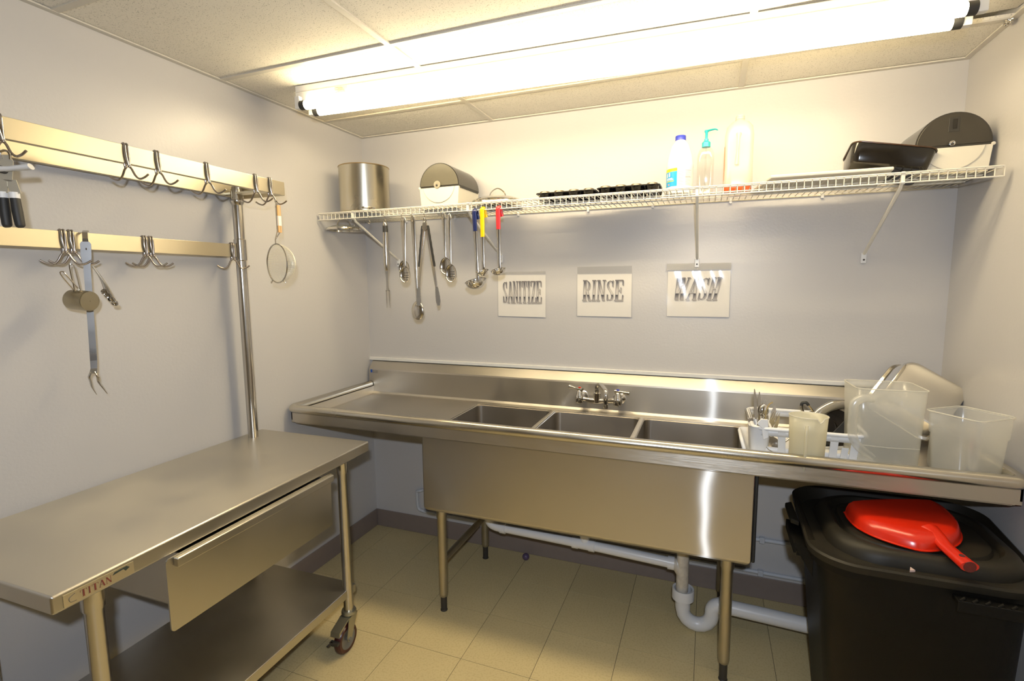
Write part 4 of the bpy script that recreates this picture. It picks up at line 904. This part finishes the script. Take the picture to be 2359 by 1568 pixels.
sign('WASH', 'paper sign reading WASH in a shiny wrinkled sleeve under the shelf brace', 1.779, 2.062, 1.389, 1.609, 1.803, 2.005, 1.472, 1.576, 1.612, .20, True)

# ================================================================= DISH RACK AND DISHES
DZ = ZD
rk = thing('dish_rack', 'white plastic dish rack on its drain tray at the right drainboard', 'dish rack', (2.32, -.42, DZ))
bm = BM(); cx, cyy = 2.325, -.42
ring_loft(bm, [rrect(cx, cyy, .190, .185, .03, DZ+.001), rrect(cx, cyy, .200, .195, .03, DZ+.012), rrect(cx, cyy, .214, .205, .03, DZ+.030), rrect(cx, cyy, .210, .201, .03, DZ+.030), rrect(cx, cyy, .195, .190, .03, DZ+.014), rrect(cx, cyy, .185, .18, .03, DZ+.008)]); dt = obj('drain_tray', bm, white_pl, rk, smooth=True)
bm = BM(); tube(bm, [(cx-.205, cyy-.16, DZ+.02), (cx-.215, cyy-.155, DZ+.05), (cx-.222, cyy-.13, DZ+.075), (cx-.222, cyy-.02, DZ+.075), (cx-.215, cyy+.0, DZ+.05), (cx-.205, cyy+.01, DZ+.02)], .007, 10, 5); obj('tray_handle', bm, white_pl, dt, smooth=True)
# basket: walls with slots built from posts and rails
bx0, bx1, by0_, by1_ = 2.14, 2.505, -.585, -.265; z0, z1 = DZ+.035, DZ+.128
bm = BM(); box(bm, bx0+.02, bx1-.02, by0_+.02, by1_-.02, z0, z0+.004); bk = obj('basket_floor', bm, white_pl, rk, bev=.002)
pts = rrect((bx0+bx1)/2, (by0_+by1_)/2, (bx1-bx0)/2, (by1_-by0_)/2, .04, z1, 6); bm = BM(); tube(bm, pts+[pts[0]], .0075, 10, up=(0, 0, 1)); obj('basket_rim', bm, white_pl, rk, smooth=True)
def shrink(v, z): cxx, cy3 = (bx0+bx1)/2, (by0_+by1_)/2; return Vector((cxx+(v.x-cxx)*.93, cy3+(v.y-cy3)*.92, z))
for k in range(len(pts)):
    pass
def post(x, y, wx, wy, z0p=z0, z1p=z1):
    bm = BM(); cxx, cy3 = (bx0+bx1)/2, (by0_+by1_)/2
    a = [Vector((x-wx, y-wy, z1p)), Vector((x+wx, y-wy, z1p)), Vector((x+wx, y+wy, z1p)), Vector((x-wx, y+wy, z1p))]
    b = [Vector((cxx+(p.x-cxx)*.95, cy3+(p.y-cy3)*.94, z0p)) for p in a]
    ring_loft(bm, [b, a]); obj('basket_post', bm, white_pl, rk, bev=.0015)
for yy in (by0_, by1_):
    for k, x in enumerate((2.235, 2.325, 2.405, 2.47)): post(x, yy, .013, .002)
for xx in (bx0, bx1):
    for y in (-.52, -.46, -.40, -.34): post(xx, y, .002, .009)
for x in (2.275, 2.365, 2.438): post(x, by0_+.002, .011, .002, z0-.02, z1-.045)
bm = BM(); ring_loft(bm, [[Vector((p.x, p.y, z1-.026)) for p in pts], [Vector((p.x, p.y, z1)) for p in pts]], False, False); o = obj('upper_band', bm, white_pl, rk, smooth=True); md = o.modifiers.new('sol', 'SOLIDIFY'); md.thickness = .003
bm = BM(); pts2 = [shrink(p, z0+.004) for p in pts]; ring_loft(bm, [[p+Vector((0, 0, -.008)) for p in pts2], [p+Vector((0, 0, .018)) for p in pts2]], False, False); o = obj('lower_band', bm, white_pl, rk, smooth=True)
md = o.modifiers.new('sol', 'SOLIDIFY'); md.thickness = .003
# cutlery holder at the left front corner
hx0, hy0 = 2.165, -.515
bm = BM(); rg = [rrect(hx0, hy0, .030, .060, .022, DZ+.030), rrect(hx0, hy0, .036, .070, .025, DZ+.125), rrect(hx0, hy0, .039, .073, .026, DZ+.132), rrect(hx0, hy0, .033, .067, .024, DZ+.128), rrect(hx0, hy0, .028, .058, .02, DZ+.034)]
ring_loft(bm, rg, True, True); obj('cutlery_cup', bm, white_pl, rk, smooth=True)

# cutlery standing in the holder
def knife(label, base, tip, w_=.009, grp='table knives in the dish rack'):
    b, t_ = Vector(base), Vector(tip); d = (t_-b); L = d.length; d.normalize(); s = Vector((1, .15, 0)); s = (s-d*s.dot(d)).normalized(); n_ = d.cross(s)
    g = thing('table_knife', label, 'knife', b, group=grp)
    bm = BM(); tube(bm, [b, b+d*L*.2, b+d*L*.45], [.004, .0055, .004], 10, 4, flat=.6, up=s); obj('handle', bm, utensil, g, smooth=True)
    bm = BM(); ribbon(bm, [b+d*L*.44-s*.004, b+d*L*.52-s*w_*.6, b+d*L*.85-s*w_*.5, t_-s*.001], [b+d*L*.44+s*.004, b+d*L*.52+s*w_*.6, b+d*L*.85+s*w_*.6, t_+s*.002], n_*.0012); obj('blade', bm, utensil, g)
def fork(label, base, tip, grp='table forks in the dish rack'):
    b, t_ = Vector(base), Vector(tip); d = (t_-b); L = d.length; d.normalize(); s = Vector((1, .15, 0)); s = (s-d*s.dot(d)).normalized(); n_ = d.cross(s)
    g = thing('table_fork', label, 'fork', b, group=grp)
    bm = BM(); tube(bm, [b, b+d*L*.3, b+d*L*.6], [.005, .004, .0025], 10, 4, flat=.5, up=s); obj('handle', bm, utensil, g, smooth=True)
    bm = BM(); ribbon(bm, [b+d*L*.6-s*.003, b+d*L*.68-s*.010, b+d*L*.74-s*.0115], [b+d*L*.6+s*.003, b+d*L*.68+s*.010, b+d*L*.74+s*.0115], n_*.0015); obj('fork_head', bm, utensil, g)
    for k in range(4):
        o_ = (k-1.5)*.0066; bm = BM(); ribbon(bm, [b+d*L*.735+s*(o_-.0016), t_+s*(o_-.0006)], [b+d*L*.735+s*(o_+.0016), t_+s*(o_+.0006)], n_*.0014); obj('tine', bm, utensil, g)
def tspoon(label, base, tip, r=.017, grp='table spoons in the dish rack'):
    b, t_ = Vector(base), Vector(tip); d = (t_-b); L = d.length; d.normalize(); s = Vector((1, .15, 0)); s = (s-d*s.dot(d)).normalized(); n_ = d.cross(s)
    g = thing('table_spoon', label, 'spoon', b, group=grp)
    bm = BM(); tube(bm, [b, b+d*L*.35, b+d*L*.75], [.005, .004, .0025], 10, 4, flat=.5, up=s); obj('handle', bm, utensil, g, smooth=True)
    c = b+d*L*.87; bm = BM(); rings = []
    for i in range(7):
        a = i/6*PI/2; rings.append([c-n_*.006*math.cos(a)+s*r*math.sin(a)*math.cos(2*PI*k/18)+d*r*1.45*math.sin(a)*math.sin(2*PI*k/18) for k in range(18)])
    ring_loft(bm, rings, True, False); obj('spoon_bowl', bm, chrome, g, smooth=True)
zb = DZ+.04
knife('tallest table knife standing in the cutlery holder', (2.165, -.50, zb), (2.150, -.44, 1.135), .010)
knife('second upright knife just right of the tallest one', (2.172, -.48, zb), (2.168, -.44, 1.125), .010)
fork('fork leaning over the left edge of the cutlery holder', (2.17, -.53, zb), (2.122, -.50, 1.068))
fork('fork standing behind the knives', (2.165, -.47, zb), (2.19, -.42, 1.095))
fork('fork leaning right at the front of the holder', (2.175, -.54, zb), (2.228, -.50, 1.065))
tspoon('shiny spoon standing behind the looped handle', (2.18, -.49, zb), (2.187, -.46, 1.075))
knife('wide bladed spreader leaning right of the spoon', (2.195, -.53, zb), (2.222, -.47, 1.085), .014)
knife('knife lowest in the holder, leaning right', (2.20, -.545, zb-.0), (2.235, -.50, 1.05), .010)
g = thing('wire_whisk', 'curved wire loop utensil standing in the cutlery holder', 'whisk', (2.185, -.52, zb))
bm = BM(); tube(bm, [(2.19, -.53, zb), (2.192, -.52, zb+.06), (2.188, -.50, 1.05), (2.198, -.49, 1.085), (2.212, -.49, 1.098)], [.003, .0028, .0025, .0025, .003], 8, 6); obj('wire', bm, mat('brass_wire', (.70, .58, .34), .2, .9), g, smooth=True)
g = thing('plastic_scraper', 'white plastic scraper leaning on the front of the cutlery holder', 'scraper', (2.16, -.56, zb+.03))
bm = BM(); prism(bm, [(2.150, -.592, 1.035), (2.163, -.590, 1.052), (2.188, -.585, 1.052), (2.190, -.588, 1.03), (2.192, -.590, .985), (2.175, -.592, .975), (2.168, -.592, 1.02)], (0, .006, 0)); obj('blade', bm, white_pl, g, bev=.002)

# frying pan handle / saucepan in the rack
pn = thing('frying_pan', 'steel frying pan lying in the dish rack with its tubular handle raised', 'frying pan', (2.43, -.36, DZ+.05))
bm = BM(); M_ = Matrix.Translation((2.425, -.40, DZ+.075)) @ Matrix.Rotation(math.radians(62), 4, 'X') @ Matrix.Rotation(math.radians(20), 4, 'Y')
lathe(bm, [(.001, 0), (.075, 0), (.085, .006), (.098, .034), (.100, .035), (.096, .033), (.083, .009), (.001, .003)], seg=40); bmesh.ops.transform(bm, matrix=M_, verts=bm.verts); obj('pan_body', bm, mat('dark_pan', (.035, .028, .022), .35, .4), pn, smooth=True)
bm = BM(); tube(bm, [(2.345, -.45, 1.018), (2.385, -.43, 1.058), (2.43, -.41, 1.083), (2.475, -.40, 1.088), (2.51, -.39, 1.075)], [.016, .020, .021, .018, .012], 18, 5, flat=.7, up=(0, 0, 1)); hd = obj('handle', bm, utensil, pn, smooth=True)
bm = BM(); bmesh.ops.create_icosphere(bm, subdivisions=2, radius=.0085, matrix=Matrix.Translation((2.347, -.452, 1.018))); obj('handle_end', bm, black_rub, hd, smooth=True)
g = thing('peeler', 'kitchen tool with a black tipped loop handle behind the pan handle', 'tool', (2.33, -.34, DZ+.06))
bm = BM(); tube(bm, [(2.345, -.35, 1.02), (2.333, -.35, 1.048), (2.331, -.35, 1.062)], [.005, .006, .006], 10, 3); obj('shank', bm, utensil, g, smooth=True)
bm = BM(); tube(bm, [(2.331, -.35, 1.060), (2.334, -.35, 1.072), (2.348, -.35, 1.074), (2.356, -.35, 1.064)], .006, 10, 4); obj('black_tip', bm, black_rub, g, smooth=True)
bm = BM(); tube(bm, [(2.355, -.35, 1.066), (2.37, -.35, 1.046), (2.385, -.35, 1.02)], .0035, 8, 3); obj('side_wire', bm, mat('brass_rod', (.62, .5, .28), .2, .9), g, smooth=True)
g = thing('spatula', 'black nylon spatula blade sloping in the dish rack behind the clear pitcher', 'spatula', (2.45, -.43, DZ+.05))
bm = BM(); prism(bm, [(2.385, -.475, .945), (2.44, -.47, .945), (2.505, -.42, 1.035), (2.505, -.42, 1.062), (2.47, -.44, 1.045)], (.0, .004, .001)); obj('blade', bm, black_rub, g, bev=.0015)
bm = BM(); tube(bm, [(2.488, -.425, 1.045), (2.54, -.38, 1.10)], .006, 10); obj('handle', bm, black_rub, g, smooth=True)
g = thing('steel_bowl', 'shiny steel bowl lying in the rack under the spatula', 'bowl', (2.40, -.38, DZ+.045))
bm = BM(); lathe(bm, [(.001, 0), (.03, 0), (.055, .018), (.066, .045), (.068, .046), (.063, .043), (.05, .018), (.001, .004)], (0, 0, 0), seg=36); bmesh.ops.transform(bm, matrix=Matrix.Translation((2.385, -.36, DZ+.075)) @ Matrix.Rotation(math.radians(50), 4, 'X'), verts=bm.verts); obj('bowl_body', bm, chrome, g, smooth=True)
for k, (a, b, lb_) in enumerate((((2.22, -.55, DZ+.045), (2.30, -.50, DZ+.10), 'steel ladle head lying on the basket floor behind the small pitcher'),)):
    g = thing('soup_spoon', lb_, 'spoon', a); bm = BM(); tube(bm, [a, b], .004, 10); obj('handle', bm, utensil, g, smooth=True)
    bm = BM(); lathe(bm, [(.001, -.01), (.02, -.007), (.028, 0), (.026, 0), (.018, -.005), (.001, -.008)], Vector(a)+Vector((-.01, -.01, .02)), (.3, -.8, .4), 24); obj('spoon_bowl', bm, utensil, g, smooth=True)

# small cloudy pitcher
rim_milk = clear('milky_rim', (.95, .93, .84), .65, .3, .5)
def shell(name_, sections, mt, par, cap=True, th_=.0025):
    bm = BM(); ring_loft(bm, sections, cap, False); o = obj(name_, bm, mt, par, smooth=True)
    md = o.modifiers.new('sol', 'SOLIDIFY'); md.thickness = th_; md.offset = -1
    bm = BM(); r_ = list(sections[-1]); tube(bm, r_+[r_[0]], .0022, 8, up=(0, 0, 1)); obj('rim_bead', bm, rim_milk, par, smooth=True)
    return o
pc1 = Vector((2.308, -.645, DZ))
p1 = thing('small_pitcher', 'small cloudy plastic measuring pitcher standing in front of the dish rack', 'pitcher', pc1)
secs = []
for r, z in ((.050, .003), (.0525, .01), (.058, .15), (.0605, .205)):
    ring = []
    for k in range(40):
        a = 2*PI*k/40; x = pc1.x+r*math.cos(a); y = pc1.y+r*.83*math.sin(a)
        # dip in the rim toward the right front (pouring notch)
        zz = DZ+z-(.020*max(0, 1-abs(((a-math.radians(300)+PI) % (2*PI))-PI)/.22) if z > .2 else 0)
        ring.append(Vector((x, y, zz)))
    secs.append(ring)
shell('pitcher_body', secs, frost2, p1)
bm = BM(); tube(bm, [(pc1.x-.012, pc1.y-.052, DZ+.18), (pc1.x-.014, pc1.y-.062, DZ+.15), (pc1.x-.014, pc1.y-.062, DZ+.06), (pc1.x-.014, pc1.y-.050, DZ+.02)], .005, 10, 5); obj('moulded_rib', bm, frost2, p1, smooth=True)

# large clear pitcher
pc2 = Vector((2.562, -.500, DZ))
p2 = thing('large_pitcher', 'large clear square pitcher with a side handle, tallest container by the rack', 'pitcher', pc2)
shell('pitcher_body', [rrect(pc2.x, pc2.y, hx, hy, .025, DZ+z, 6, .04) for hx, hy, z in ((.094, .076, .003), (.096, .078, .01), (.101, .084, .20), (.106, .088, .300))], frost3, p2)
bm = BM(); hb = pc2+Vector((-.100, -.070, 0)); tube(bm, [hb+Vector((.055, -.005, .262)), hb+Vector((.02, -.020, .268)), hb+Vector((-.008, -.026, .25)), hb+Vector((-.012, -.028, .21)), hb+Vector((-.010, -.028, .14)), hb+Vector((.012, -.022, .095)), hb+Vector((.06, -.003, .055))], .011, 12, 6, flat=1.3, up=(1, 0, 0)); obj('handle', bm, frost3, p2, smooth=True)
bm = BM(); tube(bm, [pc2+Vector((-.09, -.085, .10)), pc2+Vector((0, -.093, .10)), pc2+Vector((.09, -.08, .10))], .002, 6); obj('level_line', bm, frost3, p2)
# crumpled clear bag behind, reflective
# square food tub
pc3 = Vector((2.772, -.598, DZ)); rt = .62
p3 = thing('food_tub', 'clear square food tub with rim standing at the right end of the drainboard', 'container', pc3)
secs = [rrect(pc3.x, pc3.y, h_, h_, .022, DZ+z, 6, rt) for h_, z in ((.062, .003), (.065, .01), (.073, .165), (.076, .17), (.079, .236), (.083, .240))]
shell('tub_body', secs, frost, p3)
p4 = thing('measuring_jug', 'smaller clear jug with rounded top seen through the square food tub', 'jug', (2.775, -.48, DZ))
shell('jug_body', [rrect(2.775, -.440, hx, hx*.9, hx*.7, DZ+z, 6) for hx, z in ((.045, .003), (.047, .01), (.045, .12), (.036, .155), (.020, .165))], frost, p4)

# steel steam pan leaning in the corner
spn = thing('steam_pan', 'shiny steel steam table pan leaning upside down in the right corner', 'pan', (2.76, -.20, DZ))
bm = BM(); rg = [rrect(0, 0, .100, .088, .04, .062, 8), rrect(0, 0, .112, .100, .045, .058, 8), rrect(0, 0, .118, .106, .048, .046, 8), rrect(0, 0, .128, .114, .05, -.045, 8), rrect(0, 0, .138, .124, .055, -.048, 8), rrect(0, 0, .140, .126, .055, -.052, 8), rrect(0, 0, .126, .112, .05, -.048, 8), rrect(0, 0, .116, .104, .048, .045, 8), rrect(0, 0, .10, .088, .04, .058, 8)]
rg[0], rg[-1] = rg[0], rg[-1]
ring_loft(bm, rg, True, True)
# local: x long, y short, z depth(bottom up)
XA = Vector((.80, -.22, -.50)).normalized(); NZ = Vector((.10, -.80, .42)).normalized(); NZ = (NZ-XA*NZ.dot(XA)).normalized(); YA = NZ.cross(XA)
M_ = Matrix(((XA.x, YA.x, NZ.x, 2.772), (XA.y, YA.y, NZ.y, -.165), (XA.z, YA.z, NZ.z, 1.085), (0, 0, 0, 1)))
bmesh.ops.transform(bm, matrix=M_, verts=bm.verts); obj('pan_shell', bm, chrome, spn, smooth=True)

# ================================================================= BIN
ZL = .735
bn = thing('trash_bin', 'large black square plastic bin with handles under the right drainboard', 'bin', (2.59, -.658, 0))
cx, cyy = 2.590, -.722
def squash(rg):
    for r_ in rg:
        for p in r_: p.y = -.658+(p.y+.722)*.925
bm = BM(); rg = [rrect(cx+.026, cyy, .222, .23, .10, .005, 8), rrect(cx+.026, cyy, .227, .235, .10, .02, 8), rrect(cx+.004, cyy, .266, .268, .12, .64, 8), rrect(cx, cyy, .270, .270, .12, .66, 8), rrect(cx, cyy, .283, .283, .12, .665, 8), rrect(cx, cyy, .285, .285, .12, .70, 8), rrect(cx, cyy, .270, .270, .12, .70, 8)]
squash(rg); ring_loft(bm, rg); obj('bin_body', bm, black_pl, bn, smooth=True)
# side handle (left) with ribs
bm = BM(); prism(bm, [(cx-.268, -.80, .665), (cx-.325, -.79, .675), (cx-.325, -.60, .675), (cx-.268, -.59, .665)], (0, 0, .012)); prism(bm, [(cx-.27, -.80, .585), (cx-.27, -.795, .585), (cx-.325, -.785, .675), (cx-.27, -.795, .675)], (0, .004, 0)); box(bm, cx-.328, cx-.320, -.79, -.60, .655, .687)
h1 = obj('left_handle', bm, black_pl, bn)
for k in range(7):
    bm = BM(); y = -.785+k*.03; box(bm, cx-.318, cx-.272, y, y+.004, .645, .666); obj('handle_rib', bm, black_pl, h1)
bm = BM(); box(bm, 2.64, 2.875, -.962, -.925, .664, .678); box(bm, 2.64, 2.875, -.965, -.957, .645, .678); h2 = obj('front_handle', bm, black_pl, bn, bev=.003)
for k in range(8):
    bm = BM(); x = 2.645+k*.028; tube(bm, [(x, -.962, .677), (x+.012, -.955, .682), (x+.018, -.94, .678)], .0035, 6); obj('handle_rib', bm, black_pl, h2)
# curved mould line
ld_ = thing('bin_lid', 'black domed bin lid with a recessed centre on top of the bin', 'lid', (cx, -.658, .70))
cx2, cy2 = 2.592, -.722; rt = -.12
bm = BM(); rg = [rrect(cx2, cy2, .290, .292, .13, .690, 9), rrect(cx2, cy2, .297, .299, .135, .692, 9), rrect(cx2, cy2, .299, .301, .135, .712, 9), rrect(cx2, cy2, .292, .294, .13, .717, 9), rrect(cx2, cy2, .272, .274, .12, .715, 9), rrect(cx2, cy2, .268, .270, .12, .708, 9),
       rrect(cx2+.02, cy2, .256, .254, .15, .709, 9), rrect(cx2+.02, cy2, .252, .250, .15, .728, 9), rrect(cx2+.02, cy2, .244, .242, .15, .742, 9), rrect(cx2+.02, cy2, .232, .230, .15, .750, 9), rrect(cx2+.02, cy2, .218, .216, .15, .750, 9), rrect(cx2+.02, cy2, .211, .209, .14, .744, 9), rrect(cx2+.02, cy2, .207, .205, .14, .732, 9), rrect(cx2+.02, cy2, .197, .195, .14, .732, 9), rrect(cx2+.02, cy2, .192, .190, .14, .743, 9), rrect(cx2+.02, cy2, .17, .17, .13, .745, 9)]
for r_ in rg[:4]:
    for p in r_: p.z += .034*max(0, min(1, (p.y-cy2+.02)/.16))
# rows above were aligned on equal counts; cap the recess
squash(rg); ring_loft(bm, rg, False, True); obj('lid_shell', bm, black_lid, ld_, smooth=True)
bm = BM(); prism(bm, [(cx2-.300, cy2+.04, .700), (cx2-.325, cy2+.06, .700), (cx2-.325, cy2+.20, .700), (cx2-.300, cy2+.22, .700)], (0, 0, .018)); obj('lid_tab', bm, black_lid, ld_, bev=.004)
bm = BM(); prism(bm, [(2.540, -.921, .7165), (2.555, -.915, .7165), (2.548, -.899, .7165)], (0, 0, .006)); tag(obj('paper_scrap', bm, mat('pink_scrap', (.55, .42, .38), .7), None, org=(2.548, -.912, .7165)), 'tiny pinkish scrap lying on the bin lid edge', 'scrap')

# dustpan lying upside down on the lid
dz_ = .7505
dpn = thing('dustpan', 'red plastic dustpan lying upside down on the bin lid', 'dustpan', (2.62, -.66, dz_))
out = [(2.440, -.632), (2.447, -.622), (2.52, -.583), (2.60, -.553), (2.66, -.532), (2.722, -.514), (2.735, -.520), (2.750, -.56), (2.752, -.62), (2.742, -.69), (2.712, -.755), (2.665, -.805), (2.600, -.842), (2.55, -.832), (2.49, -.795), (2.452, -.742), (2.440, -.68)]
out = smooth_path([(x, y, 0) for x, y in out]+[(out[0][0], out[0][1], 0)], 4)[:-1]
cen = Vector((2.61, -.66, 0))
def sc(s, z, sh=0): return [cen+(p-cen)*s+Vector((sh*.2, sh, z)) for p in out]
bm = BM(); ring_loft(bm, [sc(1.03, dz_+.0005), sc(1.03, dz_+.003), sc(1.0, dz_+.004), sc(.985, dz_+.020, .002), sc(.95, dz_+.034, .006), sc(.87, dz_+.042, .016), sc(.7, dz_+.044, .035), sc(.4, dz_+.044, .06)], False, True); obj('pan_shell', bm, red_pl, dpn, smooth=True)
bm = BM(); tube(bm, [(2.635, -.755, dz_+.034), (2.644, -.785, dz_+.030), (2.652, -.83, dz_+.020), (2.662, -.88, dz_+.016), (2.672, -.93, dz_+.014)], [.030, .024, .021, .022, .024], 18, 5, flat=.6, up=(1, 0, 0)); hd = obj('handle', bm, red_pl, dpn, smooth=True)
bm = BM(); lathe(bm, [(.007, 0), (.007, .0012), (.001, .0013)], (2.666, -.898, dz_+.0285), (.0, -.1, 1), 16); obj('hanging_hole', bm, mat('hole_dark', (.06, .01, .01), .6), hd)
bm = BM(); lathe(bm, [(.016, 0), (.0155, .001), (.001, .0011)], (2.6725, -.931, dz_+.014), (.1, -1, .0), 18); obj('open_end', bm, mat('hole_dark_end', (.12, .012, .008), .6), hd)

# crumpled foil caught between ceiling grid and right wall
bm = BM(); bmesh.ops.create_icosphere(bm, subdivisions=3, radius=.014)
for v in bm.verts: v.co = Vector((v.co.x*.8, v.co.y*1.2, v.co.z*.7))*(1+random.uniform(-.3, .3))
bmesh.ops.translate(bm, verts=bm.verts, vec=(2.878, -.335, H-.010))
tag(obj('foil_scrap', bm, chrome, None, org=(2.878, -.335, H-.010)), 'crumpled scrap of shiny foil at the ceiling edge above the right wall', 'foil')
